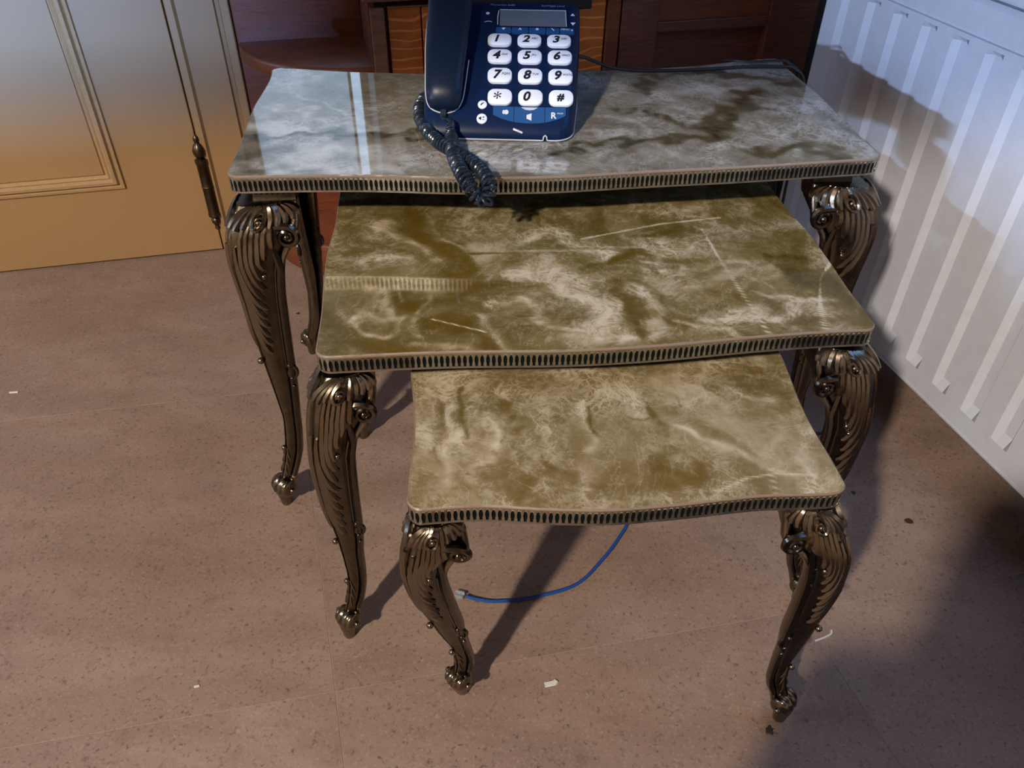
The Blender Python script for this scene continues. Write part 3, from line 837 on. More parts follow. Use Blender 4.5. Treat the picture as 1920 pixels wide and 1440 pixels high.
def paint(V, T):
    """where the pale clouds, dark patches and veins of this slab lie (part of the stone)"""
    n = len(V)
    cream = np.full(n, T['base'])
    ochre = np.full(n, 0.15)
    rs = np.random.RandomState(T['seed'])
    # soft domain warp so that the patches get stone-like edges
    wx, wy = np.zeros(n), np.zeros(n)
    for k in range(14):
        fx, fy = rs.uniform(-70, 70, 2) * (1 + k * 0.22)
        amp = 0.006 / (1 + 0.25 * k)
        ph = rs.uniform(0, 6.28, 2)
        wx += amp * np.sin(V[:, 0] * fx + V[:, 1] * fy + ph[0])
        wy += amp * np.sin(V[:, 0] * fy - V[:, 1] * fx + ph[1])
    mod = np.zeros(n)
    for k in range(26):
        an, fr = rs.uniform(0, 6.28), rs.uniform(60, 420)
        mod += np.sin(fr * (V[:, 0] * math.cos(an) + V[:, 1] * math.sin(an)) + 9 * wx * 40 + rs.uniform(0, 6.28))
    mod = np.clip(0.5 + mod / 7.0, 0, 1)
    for (val, r, oc, pts) in T['strokes']:
        thin = r < 0.0015
        X = V[:, 0] + (0 if thin else wx * min(1, r * 170))
        Y = V[:, 1] + (0 if thin else wy * min(1, r * 170))
        d = np.full(n, 9.0)
        if len(pts) == 1: pts = pts * 2
        for (ax, ay), (bx_, by) in zip(pts[:-1], pts[1:]):
            dx, dy = bx_ - ax, by - ay
            L = dx * dx + dy * dy + 1e-12
            t = np.clip(((X - ax) * dx + (Y - ay) * dy) / L, 0, 1)
            d = np.minimum(d, np.hypot(X - ax - t * dx, Y - ay - t * dy))
        if thin:
            w = np.exp(-(d / max(r, 0.0010)) ** 2)
        else:
            w = 0.92 / (1.0 + np.exp((d - r * 1.25) / (r * 0.42)))
            w *= (0.45 + 0.55 * mod) if r < 0.007 else (0.72 + 0.28 * mod)
        cream = cream * (1 - w) + val * w
        ochre = ochre * (1 - w) + oc * w
    return cream, ochre


def make_top(T, parent):
    zt = T['z']
    O = outline(T, 0.0012)
    n = len(O)
    NR = 96
    hw = T['W'] / 2
    core = 0.62
    verts = []
    # scaled rings between an inner spine and the outline keep the grid even
    O_in = [Vector((p.x * 0.50 + 0.0, p.y * 0.02)) for p in O]
    for k in range(NR + 1):
        s = k / NR
        for i in range(n):
            q = O_in[i].lerp(O[i], s)
            verts.append((q.x, q.y, zt))
    faces = []
    for k in range(NR):
        for i in range(n):
            j = (i + 1) % n
            faces.append((k * n + i, k * n + j, (k + 1) * n + j, (k + 1) * n + i))
    faces.append(tuple(range(n)))
    # eased upper edge and short side that goes down behind the band
    base = len(verts)
    for off, dz in ((0.0004, -0.0004), (0.0006, -0.0014), (0.0006, -0.006)):
        for i in range(n):
            t = (O[(i + 1) % n] - O[i - 1]).normalized()
            q = O[i] + Vector((t.y, -t.x)) * off
            verts.append((q.x, q.y, zt + dz))
    prev = NR * n
    for k in range(3):
        cur = base + k * n
        for i in range(n):
            j = (i + 1) % n
            faces.append((prev + i, prev + j, cur + j, cur + i))
        prev = cur
    me = bpy.data.meshes.new('table_top')
    me.from_pydata(verts, [], faces)
    V = np.array(verts)[:, :2]
    cr, oc = paint(V, T)
    for nm, arr in (('cream', cr), ('ochre', oc)):
        at = me.attributes.new(nm, 'FLOAT', 'POINT')
        at.data.foreach_set('value', arr.astype(np.float32))
    me.polygons.foreach_set('use_smooth', [True] * len(me.polygons))
    me.set_sharp_from_angle(angle=rad(35))
    me.materials.append(T['mat'])
    o = bpy.data.objects.new('table_top', me)
    COL.objects.link(o)
    o.parent = parent


def make_band(T, parent):
    zt = T['z']
    z1, z0 = zt - 0.0010, zt - BANDH
    O = outline(T, 0.0, 0.003)
    n = len(O)
    bm = NB()
    Oi = outline(T, 0.0012, 0.004)
    loft(bm, [[Vector((p.x, p.y, z)) for p in Oi] for z in (z0 + 0.001, z1 - 0.0022)], cap=True)
    band = obj('trim_band', bm, M_SLOT, parent, False)
    # rim of glue and chipped stone between band and slab
    bm = NB()
    rs = random.Random(T['seed'])
    A, B = [], []
    for i, p in enumerate(O):
        t = (O[(i + 1) % n] - O[i - 1]).normalized()
        nn = Vector((t.y, -t.x))
        w = 0.0012 + 0.0007 * mnoise.noise(Vector((p.x * 60, p.y * 60, T['seed'])))
        A.append(Vector((p.x + nn.x * 0.0001, p.y + nn.y * 0.0001, z1 - 0.0001)))
        q = p - nn * max(0.0006, w)
        B.append(Vector((q.x, q.y, zt + 0.00015)))
    loft(bm, [[a - Vector((0, 0, 0.0012)) for a in A], A, B], cap=False)
    obj('stone_rim', bm, M_GLUE, band)
    # fretwork: rims and waisted bars, pierced by dumbbell-shaped slots
    L = [0.0]
    for i in range(n): L.append(L[-1] + (O[(i + 1) % n] - O[i]).length)
    cnt = int(round(L[-1] / 0.0055))
    xs = [p.x for p in O] + [O[0].x]
    ys = [p.y for p in O] + [O[0].y]
    def at(s, z, off=0.0):
        d = (s / cnt % 1.0) * L[-1]
        x, y = interp(d, L, xs), interp(d, L, ys)
        if off:
            d2 = ((s + 0.2) / cnt % 1.0) * L[-1]
            d1 = ((s - 0.2) / cnt % 1.0) * L[-1]
            tx, ty = interp(d2, L, xs) - interp(d1, L, xs), interp(d2, L, ys) - interp(d1, L, ys)
            m = math.hypot(tx, ty) or 1
            x += ty / m * off
            y -= tx / m * off
        return (x, y, z)
    zs0, zs1 = z0 + 0.0025, z1 - 0.0027
    lev = [(0, .14), (.05, .25), (.12, .26), (.19, .21), (.30, .31), (.5, .34), (.70, .31), (.81, .21), (.88, .26), (.95, .25), (1, .14)]
    verts, faces, mats = [], [], []
    for i in range(cnt):
        b0 = len(verts)
        for t, w in lev:
            z = zs0 + (zs1 - zs0) * t
            verts += [at(i + w, z, -0.0010), at(i + w, z), at(i + 1 - w, z), at(i + 1 - w, z, -0.0010)]
        for k in range(len(lev) - 1):
            a, b = b0 + 4 * k, b0 + 4 * k + 4
            for c in range(3):
                faces.append((a + c, a + c + 1, b + c + 1, b + c)); mats.append(0)
        for t in (0.085, 0.915):
            z = zs0 + (zs1 - zs0) * t
            b1 = len(verts)
            for k in range(6):
                a = 2 * PI * k / 6
                verts.append(at(i + 1 + 0.10 * math.cos(a), z + 0.00055 * math.sin(a), 0.00012))
            faces.append(tuple(range(b1, b1 + 6))); mats.append(1)
    for za, zb in ((z0, zs0), (zs1, z1)):
        b0 = len(verts)
        m = cnt * 2
        prof = [(za, -0.0010), (za + 0.0003, 0.0), (zb - 0.0003, 0.0), (zb, -0.0010)]
        for i in range(m):
            for z, off in prof: verts.append(at(i / 2, z, off))
        for i in range(m):
            j = (i + 1) % m
            for c in range(3):
                faces.append((b0 + 4 * i + c, b0 + 4 * j + c, b0 + 4 * j + c + 1, b0 + 4 * i + c + 1)); mats.append(0)
    me = bpy.data.meshes.new('band_fretwork')
    me.from_pydata(verts, [], faces)
    me.materials.append(M_BAND)
    me.materials.append(M_SLOT)
    me.polygons.foreach_set('material_index', mats)
    me.update()
    b = bmesh.new(); b.from_mesh(me)
    bmesh.ops.recalc_face_normals(b, faces=b.faces[:])
    b.to_mesh(me); b.free()
    o = bpy.data.objects.new('band_fretwork', me)
    COL.objects.link(o)
    o.parent = band
    o['kind'] = 'stuff'
    o['label'] = 'pierced pale brass strip'


def make_leg(T, sx, sy, parent, lean=0.0):
    pr = T['prof'][::-1]
    Z = [p[0] / 100 for p in pr]
    Es = [p[1] / 100 for p in pr]
    Rs = [p[2] / 100 for p in pr]
    S = T['size']
    ztop = T['zpad']
    def Ef(z): return interp(z, Z, Es)
    def Rf(z): return interp(z, Z, Rs)
    hw, hd = T['W'] / 2, T['D'] / 2
    def pos(a, b, z):
        sh = lean * (ztop - z) if z < ztop else 0.0
        b2 = b - 0.012 * max(0.0, (ztop - z) / ztop)
        return Vector((sx * (hw + a - sh), sy * (hd + b2 - sh), z))
    def wr(z):
        return 0.0085 * S + 0.004 * math.exp(-((z - T['zv']) / 0.015) ** 2)
    def surf(u, z, off=0.0, side=False):
        e, r = Ef(z), -Rf(z)
        ae = r + wr(z)
        w = e - ae
        k = 0.20 * w
        a = e - 0.001 + (ae - e) * u
        b = e - k * u + 0.09 * w * math.sin(PI * u) + off
        return pos(b, a, z) if side else pos(a, b, z)
    # --- shell of the leg: an L-shaped casting with rolled inner edges
    bm = NB()
    rings = []
    zz = list(np.linspace(0.042, ztop, 46))
    us = [0.0, 0.06, 0.10, 0.2, 0.35, 0.5, 0.65, 0.8, 0.93, 1.0]
    for z in zz:
        e, r = Ef(z), -Rf(z)
        w_ = wr(z)
        ae = r + w_
        w = e - ae
        k = 0.20 * w
        half = []
        for u in us:
            dip = -0.0013 if u == 0.06 else (-0.0016 if u == 1.0 else 0)
            half.append((e - 0.001 + (ae - e) * u, e - k * u + 0.09 * w * math.sin(PI * u) + dip))
        bt = e - k
        for q in range(1, 5):
            an = PI / 2 * q / 4 * 1.15
            half.append((ae - w_ * math.sin(min(an, PI / 2)), bt - 0.001 + 0.0030 * math.sin(2 * min(an, PI / 2)) - 0.002 * q / 4))
        dth = min(0.015, 0.5 * (e - r))
        half.append((r + 0.0005, bt - dth * 0.6))
        half.append((r + 0.004, bt - dth))
        i_ = e - max(0.011, (0.30 + 0.6 * min(1, max(0, (z - T['zv'] + 0.004) / 0.012))) * (e - r))
        poly = half + [(i_, i_)] + [(b, a) for a, b in half[::-1]][:-1]
        rings.append([pos(a, b, z) for a, b in poly])
    loft(bm, rings)
    for side in (False, True):
        # ankle leaf
        for j in range(3):
            zj = 0.092 - 0.012 * j
            pts = [surf(0.12, zj + 0.010, 0.0, side), surf(0.25, zj - 0.002, 0.0008, side), surf(0.55, zj - 0.010, 0.0010, side)]
            tube(bm, pts, [0.0008, 0.0019 * S, 0.0008], 6)
    sphere(bm, pos(Ef(T['zleaf'] - 0.012) + 0.001, Ef(T['zleaf'] - 0.012) + 0.001, T['zleaf'] - 0.012), 0.0040 * S, 8)
    sphere(bm, pos(Ef(0.105) + 0.001, Ef(0.105) + 0.001, 0.103), 0.0036 * S, 8)
    leg = obj('leg', bm, M_LEG, parent, True, angle=50)
    # --- pad under the top
    bm = NB()
    zb = T['z'] - BANDH + 0.0008
    R0 = T['prof'][0][2] / 100
    i0 = 0.016 if T['seed'] == 1 else 0.010
    def sq(inn, r, z): return [pos(-inn, -inn, z), pos(-r, -inn, z), pos(-r, -r, z), pos(-inn, -r, z)]
    loft(bm, [sq(i0, R0 + 0.001, zb), sq(i0, R0 + 0.001, zb - 0.006 * S), sq(i0 + 0.004, R0 - 0.002, zb - 0.009 * S), sq(i0 + 0.003, R0 - 0.001, ztop - 0.004)])
    if T['seed'] == 1:
        for k in range(9):
            t = k / 8
            for sd in (0, 1):
                a = -i0 - 0.003 - (R0 - i0 - 0.004) * t
                p = pos(a, -i0 + 0.0005, zb - 0.007) if sd == 0 else pos(-i0 + 0.0005, a, zb - 0.007)
                sphere(bm, p, 0.0026, 6, (1, 1, 1.3))
    obj('pad', bm, M_PAD, leg, True)
    # --- acanthus leaf and the shell-shaped cap, on both faces
    zc = ztop - 0.017 * S
    zl = T['zleaf']
    n = T['n']
    for side in (False, True):
        if side and sy > 0: continue
        bm = NB()
        for i in range(n):
            f = i / (n - 1)
            qt = 0.16 + 0.84 * f
            zt_ = zc + (zl - zc) * qt
            ut = 0.80 - 0.22 * f - (0.06 if i % 2 else 0)
            usx = max(0.12, 0.68 - 0.094 * i)
            zs_ = zc + 0.004 * S if i < 6 else min(zc + 0.004 * S, zt_ + 0.078 * S)
            cu, cz = usx + 0.02, zt_ + 0.006 * S
            pts, rd = [], []
            for k in range(11):
                t = k / 10
                u = (1 - t) ** 2 * usx + 2 * t * (1 - t) * cu + t * t * ut
                z = (1 - t) ** 2 * zs_ + 2 * t * (1 - t) * cz + t * t * zt_
                pts.append(surf(u, z, 0.0004, side))
                rd.append(S * (0.0010 + 0.0034 * math.sin(PI * min(1, 0.08 + 0.84 * t)) ** 0.8))
            tube(bm, pts, rd, 6)
        # bead at the heart of the leaf
        zb_ = zc + (zl - zc) * 0.36
        sphere(bm, surf(0.70, zb_, 0.001, side), 0.0034 * S, 8)
        sphere(bm, surf(0.60, zb_ - 0.010 * S, 0.001, side), 0.0022 * S, 6)
        # cap: overlapping lobes that fan down from the pad around a small scroll
        for j, (u0, u1, dz) in enumerate(((0.30, 0.00, .024), (0.34, 0.10, .027), (0.40, 0.22, .026), (0.50, 0.34, .023), (0.56, 0.56, .026), (0.62, 0.68, .028), (0.68, 0.80, .027), (0.76, 0.93, .025), (0.84, 1.05, .022), (0.9, 1.16, .017))):
            pts, rd = [], []
            for k in range(8):
                t = k / 7
                u = u0 + (u1 - u0) * math.sin(t * PI / 2)
                z = ztop - 0.001 - 0.70 * dz * S * t ** 1.35
                pts.append(surf(u, z, 0.0012 + 0.0016 * t, side))
                rd.append(S * (0.0014 + 0.0028 * math.sin(PI * min(0.97, 0.15 + 0.72 * t))))
            tube(bm, pts, rd, 6)
        w0 = Ef(ztop - 0.014 * S) + Rf(ztop - 0.014 * S)
        pts, rd = [], []
        for k in range(30):
            t = k / 29
            an = rad(120) - 2 * PI * 1.45 * t
            ro = S * (0.0092 * (1 - t) + 0.0028 * t)
            pts.append(surf(0.47 - ro * math.cos(an) / w0, ztop - 0.0135 * S + ro * math.sin(an), 0.0048 + 0.001 * t, side))
            rd.append(S * (0.0022 - 0.0008 * t))
        tube(bm, pts, rd, 6)
        sphere(bm, surf(0.47, ztop - 0.0135 * S, 0.005, side), 0.0030 * S, 8)
        if side: obj('leaf_carving', bm, M_LEG, leg, True)
        else: bm0 = bm
    bm = bm0
    obj('leaf_carving', bm, M_LEG, leg, True)
    # --- rolled rails that end in a volute, with the small scroll ornament half-way
    bm = NB()
    zv = T['zv']
    for side in (False, True):
        P = (lambda a, b, z: pos(b, a, z)) if side else pos
        def bt(z):
            e = Ef(z)
            return e - 0.20 * (e + Rf(z) - wr(z))
        Rv = Rf(zv + 0.004) - 0.0115 * S
        bv = bt(zv) + 0.0015
        pts, rd = [], []
        for z in np.linspace(0.055, zv - 0.034 * S, 22):
            pts.append(P(-(Rf(z) - 0.0042 * S), bt(z) + 0.0006, z)); rd.append(0.0030 * S + 0.0014 * S * (z / zv))
        for k in range(34):
            t = k / 33
            an = rad(165) - 2 * PI * 1.5 * t
            ro = S * (0.0128 * (1 - t) + 0.0042 * t)
            if t < 0.12: ro *= 1.0 + 0.5 * (0.12 - t) / 0.12
            pts.append(P(-(Rv + ro * math.cos(an)), bv + 0.0018 * t, zv + ro * math.sin(an)))
            rd.append(S * (0.0044 - 0.0024 * t))
        tube(bm, pts, rd, 7)
        sphere(bm, P(-Rv, bv + 0.002, zv), 0.0040 * S, 9)
        # second fine line of the rail
        pts = [P(-(Rf(z) - wr(z) - 0.0005), bt(z) + 0.0008, z) for z in np.linspace(T['zmid'] + 0.004, zv - 0.03 * S, 12)]
        tube(bm, pts, 0.0013 * S, 5)
        zm = T['zmid']
        pts = []
        for k in range(16):
            an = rad(100) - rad(330) * k / 15
            ro = 0.0075 * S * (1 - 0.45 * k / 15)
            pts.append(P(-(Rf(zm) - 0.0045) - ro * math.cos(an) * 0.75, bt(zm) + 0.0012, zm - 0.006 + ro * math.sin(an) * 1.35))
        tube(bm, pts, 0.0026 * S, 6)
        sphere(bm, P(-(Rf(zm) - 0.0065), bt(zm) + 0.003, zm + 0.006), 0.0034 * S, 8)
        sphere(bm, P(-(Rf(zm) - 0.0060), bt(zm) + 0.003, zm - 0.0135 * S), 0.0028 * S, 8)
        sphere(bm, P(-(Rf(zm) - 0.0055), bt(zm) + 0.003, zm - 0.025 * S), 0.0026 * S, 8)
    obj('volute_rail', bm, M_RAIL, leg, True)
    # --- scroll foot: fluted roll lying across the diagonal, on a small peg
    bm = NB()
    cf = 0.0165
    hl, R0 = 0.0160 * S, 0.0140 * S
    rings = []
    for k in range(25):
        s = -1 + 2 * k / 24
        rr = R0 * (max(0.02, 1 - abs(s) ** 3.2)) ** 0.5 * (1 - 0.11 * (0.5 + 0.5 * math.cos(s * 4 * PI)))
        ring = []
        for q in range(18):
            an = 2 * PI * q / 18
            dd = rr * math.cos(an) / math.sqrt(2)
            ring.append(pos(cf + dd + s * hl / math.sqrt(2), cf + dd - s * hl / math.sqrt(2), 0.0365 + rr * 1.12 * math.sin(an)))
        rings.append(ring)
    loft(bm, rings)
    for s in (-1, 1):
        sphere(bm, pos(cf + s * hl * 0.72, cf - s * hl * 0.72, 0.0365), 0.0042 * S, 8)
    rings = []
    for z, r_ in ((0.036, 0.0105), (0.022, 0.0100), (0.012, 0.0082), (0.004, 0.0078), (0.0, 0.0066)):
        rings.append([pos(0.0185 + r_ * math.cos(2 * PI * q / 14), 0.0185 + r_ * math.sin(2 * PI * q / 14), z) for q in range(14)])
    loft(bm, rings)
    obj('scroll_foot', bm, M_LEG, leg, True)


for ti, T in enumerate(TABLES):
    root = thing('nesting_table', TLAB[ti], 'table', (T['c'][0], T['c'][1], 0), T['yaw'], 'nest of onyx side tables')
    make_top(T, root)
    make_band(T, root)
    for sx, sy in ((-1, -1), (1, -1), (-1, 1), (1, 1)):
        make_leg(T, sx, sy, root, 0.157 if (ti == 2 and (sx, sy) == (-1, -1)) else 0.0)

# ================================================================== TELEPHONE
ZT = TABLES[0]['z'] + 0.0002
PX0, PY0, PYAW = -0.0200, 0.920, rad(-1.6)
PHONE = thing('telephone', 'black big-button corded telephone with white keys on the largest table', 'telephone', (PX0, PY0, ZT), PYAW)
FY = [0.0, 0.004, 0.012, 0.022, 0.035, 0.0575, 0.0815, 0.1073, 0.1294, 0.157, 0.165, 0.171]
FZ = [0.000, 0.011, 0.0205, 0.0295, 0.040, 0.0567, 0.0712, 0.0822, 0.0902, 0.1062, 0.1096, 0.1104]


def fz(y): return interp(y, FY, FZ)


def fnorm(y):
    d = (fz(y + 0.006) - fz(y - 0.006)) / 0.012
    return math.atan(d)


def halfw(y): return 0.0875 + 0.0085 * min(1, max(0, y / 0.12))


def face_mat(x, y, off=0.0):
    """matrix whose XY plane lies in the sloping face at (x, y)"""
    th = fnorm(y)
    n = Vector((0, -math.sin(th), math.cos(th)))
    return Matrix.Translation(Vector((x, y, fz(y))) + n * off) @ Matrix.Rotation(th, 4, 'X')


bm = NB()
ys = [0.0015, 0.004, 0.008, 0.012, 0.017, 0.022, 0.028, 0.035, 0.045, 0.0575, 0.069, 0.0815, 0.094, 0.1073, 0.118, 0.1294, 0.143, 0.157, 0.165, 0.171, 0.176, 0.183, 0.190]
rings = []
for y in ys:
    z = fz(y) if y <= 0.171 else 0.1104 - (y - 0.171) * 1.2
    # front corners are rounded in plan and the long upper edges are eased
    cr = 0.022
    hw_ = halfw(y)
    if y < cr: hw_ -= cr - math.sqrt(cr * cr - (cr - y) ** 2)
    hb = hw_ + 0.0005
    r = min(0.012, z * 0.6)
    bow = 0.0
    ring = [Vector((-hb, y, 0.0))]
    for k in range(7):
        a = PI - PI / 2 * k / 6
        ring.append(Vector((-hw_ + r + r * math.cos(a), y, z - r + r * math.sin(a))))
    for k in range(7):
        a = PI / 2 - PI / 2 * k / 6
        ring.append(Vector((hw_ - r + r * math.cos(a), y, z - r + r * math.sin(a))))
    ring.append(Vector((hb, y, 0.0)))
    rings.append(ring)
loft(bm, rings)
obj('body', bm, M_PHONE, PHONE, True, angle=60)
# silver line around the foot of the body, lifted over a notch at the front right
pts = []
for y in np.linspace(0.18, 0.024, 8): pts.append((-halfw(y) - 0.001, y, 0.0022))
for k in range(1, 8):
    a = PI + PI / 2 * k / 8
    pts.append((-halfw(0) + 0.022 + 0.0235 * math.cos(a), 0.022 + 0.0235 * math.sin(a), 0.0022))
for x in np.linspace(-0.06, 0.050, 8): pts.append((x, -0.0012, 0.0022))
pts += [(0.0535, -0.0012, 0.0024), (0.0542, -0.0008, 0.0065), (0.0560, -0.0004, 0.0082), (0.0578, -0.0008, 0.0065), (0.0585, -0.0012, 0.0024)]
pts.append((0.063, -0.0012, 0.0022))
for k in range(1, 8):
    a = 1.5 * PI + PI / 2 * k / 8
    pts.append((halfw(0) - 0.022 + 0.0235 * math.cos(a), 0.022 + 0.0235 * math.sin(a), 0.0022))
for y in np.linspace(0.024, 0.18, 8): pts.append((halfw(y) + 0.001, y, 0.0022))
bm = NB(); tube(bm, pts, 0.0009, 6)
obj('base_trim', bm, M_SILVER, PHONE)
bm = NB(); box(bm, -0.0060, 0.0060, -0.0012, 0.0012, -0.0004, 0.0006, 0.0003, face_mat(0.0235, 0.0040, 0.001) @ Matrix.Rotation(rad(-22), 4, 'Z'))
obj('microphone_slot', bm, M_SILVER, PHONE)


def rrect(w, h, r, n=5):
    p = []
    for cx, cy, a0 in ((w / 2 - r, h / 2 - r, 0), (-w / 2 + r, h / 2 - r, 90), (-w / 2 + r, -h / 2 + r, 180), (w / 2 - r, -h / 2 + r, 270)):
        for k in range(n + 1):
            a = rad(a0 + 90 * k / n)
            p.append((cx + r * math.cos(a), cy + r * math.sin(a)))
    return p


FONTMATS = {}


def text(name, s, size, mat, parent, Mx, shear=0.0, bold=0.0, align='LEFT'):
    c = bpy.data.curves.new(name, 'FONT')
    c.body = s
    c.size = size
    c.shear = shear
    c.offset = bold
    c.extrude = 0.00008
    c.resolution_u = 3
    c.align_x = align
    c.align_y = 'CENTER'
    c.materials.append(mat)
    tmp = bpy.data.objects.new(name, c)
    me = bpy.data.meshes.new_from_object(tmp)
    me.name = name
    bpy.data.objects.remove(tmp)
    o = bpy.data.objects.new(name, me)
    COL.objects.link(o)
    o.parent = parent
    o.matrix_local = Mx
    return o


KEYX = [0.0010, 0.0373, 0.0735]
KEYY = [0.1073, 0.0815, 0.0575, 0.0345]
KEYS = [['1', '2', '3'], ['4', '5', '6'], ['7', '8', '9'], ['*', '0', '#']]
SUBS = {'2': 'ABC', '3': 'DEF', '4': 'GHI', '5': 'JKL', '6': 'MNO', '7': 'PQRS', '8': 'TUV', '9': 'WXYZ'}
bm = NB()
kw, kh, kr = 0.0292, 0.0205, 0.0080
pr_ = [(0.0, 0.0), (0.0, 0.0030), (0.0005, 0.0040), (0.0016, 0.0046)]
loft(bm, [[Vector((x, y, z)) for x, y in rrect(kw - 2 * i_, kh - 2 * i_, kr - i_)] for i_, z in pr_])
k0 = obj('key_button', bm, M_KEY, PHONE, True, angle=60)
first = True
for r_, row in enumerate(KEYS):
    for c_, ch in enumerate(row):
        o = k0 if first else k0.copy()
        if not first:
            COL.objects.link(o); o.parent = PHONE
        first = False
        o.matrix_local = face_mat(KEYX[c_] - 0.0012 * (3 - r_), KEYY[r_] - 0.0008, -0.0003)
        o['label'] = 'white key marked ' + {'*': 'star', '#': 'hash'}.get(ch, ch)
        big = 0.0165 if ch != '*' else 0.022
        x0 = {'#': -0.0045, '0': -0.0095}.get(ch, -0.0085)
        text('key_digit', ch, big if ch != '#' else 0.0125, M_INK, o, Matrix.Translation((x0, -0.0002 if ch != '*' else -0.0035, 0.0048)), 0.22 if ch not in '*#' else 0.1, 0.0006 if ch != '*' else 0.0001)
        if ch in SUBS:
            text('key_letters', SUBS[ch], 0.0042, M_INK, o, Matrix.Translation((0.0022, 0.0012, 0.0048)), 0.1)

# display window, bezel and its markings
yd = 0.1435
bm = NB()
prism(bm, rrect(0.088, 0.030, 0.004), -0.004, 0.0012, face_mat(0.0355, yd))
BZ = obj('display_bezel', bm, M_PHONE, PHONE, True, angle=60)
bm = NB()
prism(bm, rrect(0.082, 0.0255, 0.001), 0.0012, 0.0016, face_mat(0.0370, yd))
obj('display', bm, M_LCD, BZ, False, label='grey liquid crystal display')
bm = NB()
tube(bm, [face_mat(-0.0065, yd) @ Vector((0, -0.011, 0.0016)), face_mat(-0.0068, yd) @ Vector((0, 0.0, 0.0018)), face_mat(-0.0058, yd) @ Vector((0, 0.011, 0.0016))], 0.0007, 6)
tube(bm, [face_mat(0.0790, yd) @ Vector((0, -0.0125, 0.0016)), face_mat(0.0775, yd) @ Vector((0, 0.0125, 0.0016))], 0.0005, 6)
tube(bm, [face_mat(-0.0045, yd) @ Vector((0, 0.0128, 0.0016)), face_mat(0.078, yd) @ Vector((0, 0.0128, 0.0016))], 0.0004, 6)
obj('display_edge', bm, M_SILVER, BZ)
text('top_print', 'Phonantec 6080', 0.0048, M_PRINT, PHONE, face_mat(-0.0170, 0.1632, 0.0004), 0.15)
text('top_print', 'EcoMagic Loud', 0.0048, M_PRINT, PHONE, face_mat(0.0470, 0.1630, 0.0004), 0.1)


def poly_mark(name, polys, mat, parent, Mx):
    b = NB()
    for p in polys: prism(b, p, 0.0, 0.00025, Mx)
    return obj(name, b, mat, parent, False)


def ell(cx, cy, rx, ry, n=14):
    return [(cx + rx * math.cos(2 * PI * k / n), cy + ry * math.sin(2 * PI * k / n)) for k in range(n)]


poly_mark('indicator_mark', [ell(0, 0, 0.0024, 0.0020)], M_WHITE, PHONE, face_mat(-0.0195, 0.1500, 0.0004))
poly_mark('arc_mark', [[(-0.005, -0.001), (-0.0025, 0.0006), (0, 0.0012), (0.003, 0.0010), (0.0055, -0.0006), (0.003, 0.0002), (0, 0.0004), (-0.0025, -0.0002)]], M_WHITE, PHONE, face_mat(-0.0185, 0.1385, 0.0004))
poly_mark('arrow_mark', [[(-0.0028, -0.0016), (0.0028, -0.0016), (0, 0.0022)]], M_WHITE, PHONE, face_mat(0.0925 - 0.006, 0.150, 0.0004))
poly_mark('arrow_mark', [[(-0.0030, 0.0020), (0, -0.0026), (0.0030, 0.0020)]], M_WHITE, PHONE, face_mat(0.0890 - 0.002, 0.1375, 0.0004))
# row of five blue keys under the display
edges = [-0.0085, 0.0110, 0.0322, 0.0535, 0.0705, 0.0885]
for k in range(5):
    w = edges[k + 1] - edges[k] - 0.0008
    bm = NB()
    prism(bm, rrect(w, 0.0105, 0.0015), -0.001, 0.0022, face_mat((edges[k] + edges[k + 1]) / 2, 0.1245))
    bk = obj('menu_key', bm, M_BLUEK, PHONE, True, label='blue key in the row under the display')
    Mk = face_mat((edges[k] + edges[k + 1]) / 2, 0.1268, 0.0024)
    if k == 0: poly_mark('menu_icon', [[(-0.0024, 0.001), (0, -0.0024), (0.0024, 0.001), (0, 0.0018)]], M_WHITE, bk, Mk)
    elif k == 1: poly_mark('menu_icon', [[(-0.0022, -0.0016), (0, 0.002), (0.0022, -0.0016), (0, -0.0008)]], M_WHITE, bk, Mk)
    elif k == 2: poly_mark('menu_icon', [ell(0, 0, 0.0019, 0.0017)], M_WHITE, bk, Mk)
    elif k == 3: poly_mark('menu_icon', [[(-0.002, 0.0022), (-0.0012, 0.0022), (0.0022, -0.0016), (0.001, -0.0018)]], M_WHITE, bk, Mk)
    else:
        text('menu_print', 'MENU', 0.0040, M_WHITE, bk, Mk @ Matrix.Translation((-0.0078, 0.0006, 0)))
        poly_mark('menu_icon', [ell(0.0062, -0.001, 0.0011, 0.0011)], M_WHITE, bk, Mk)
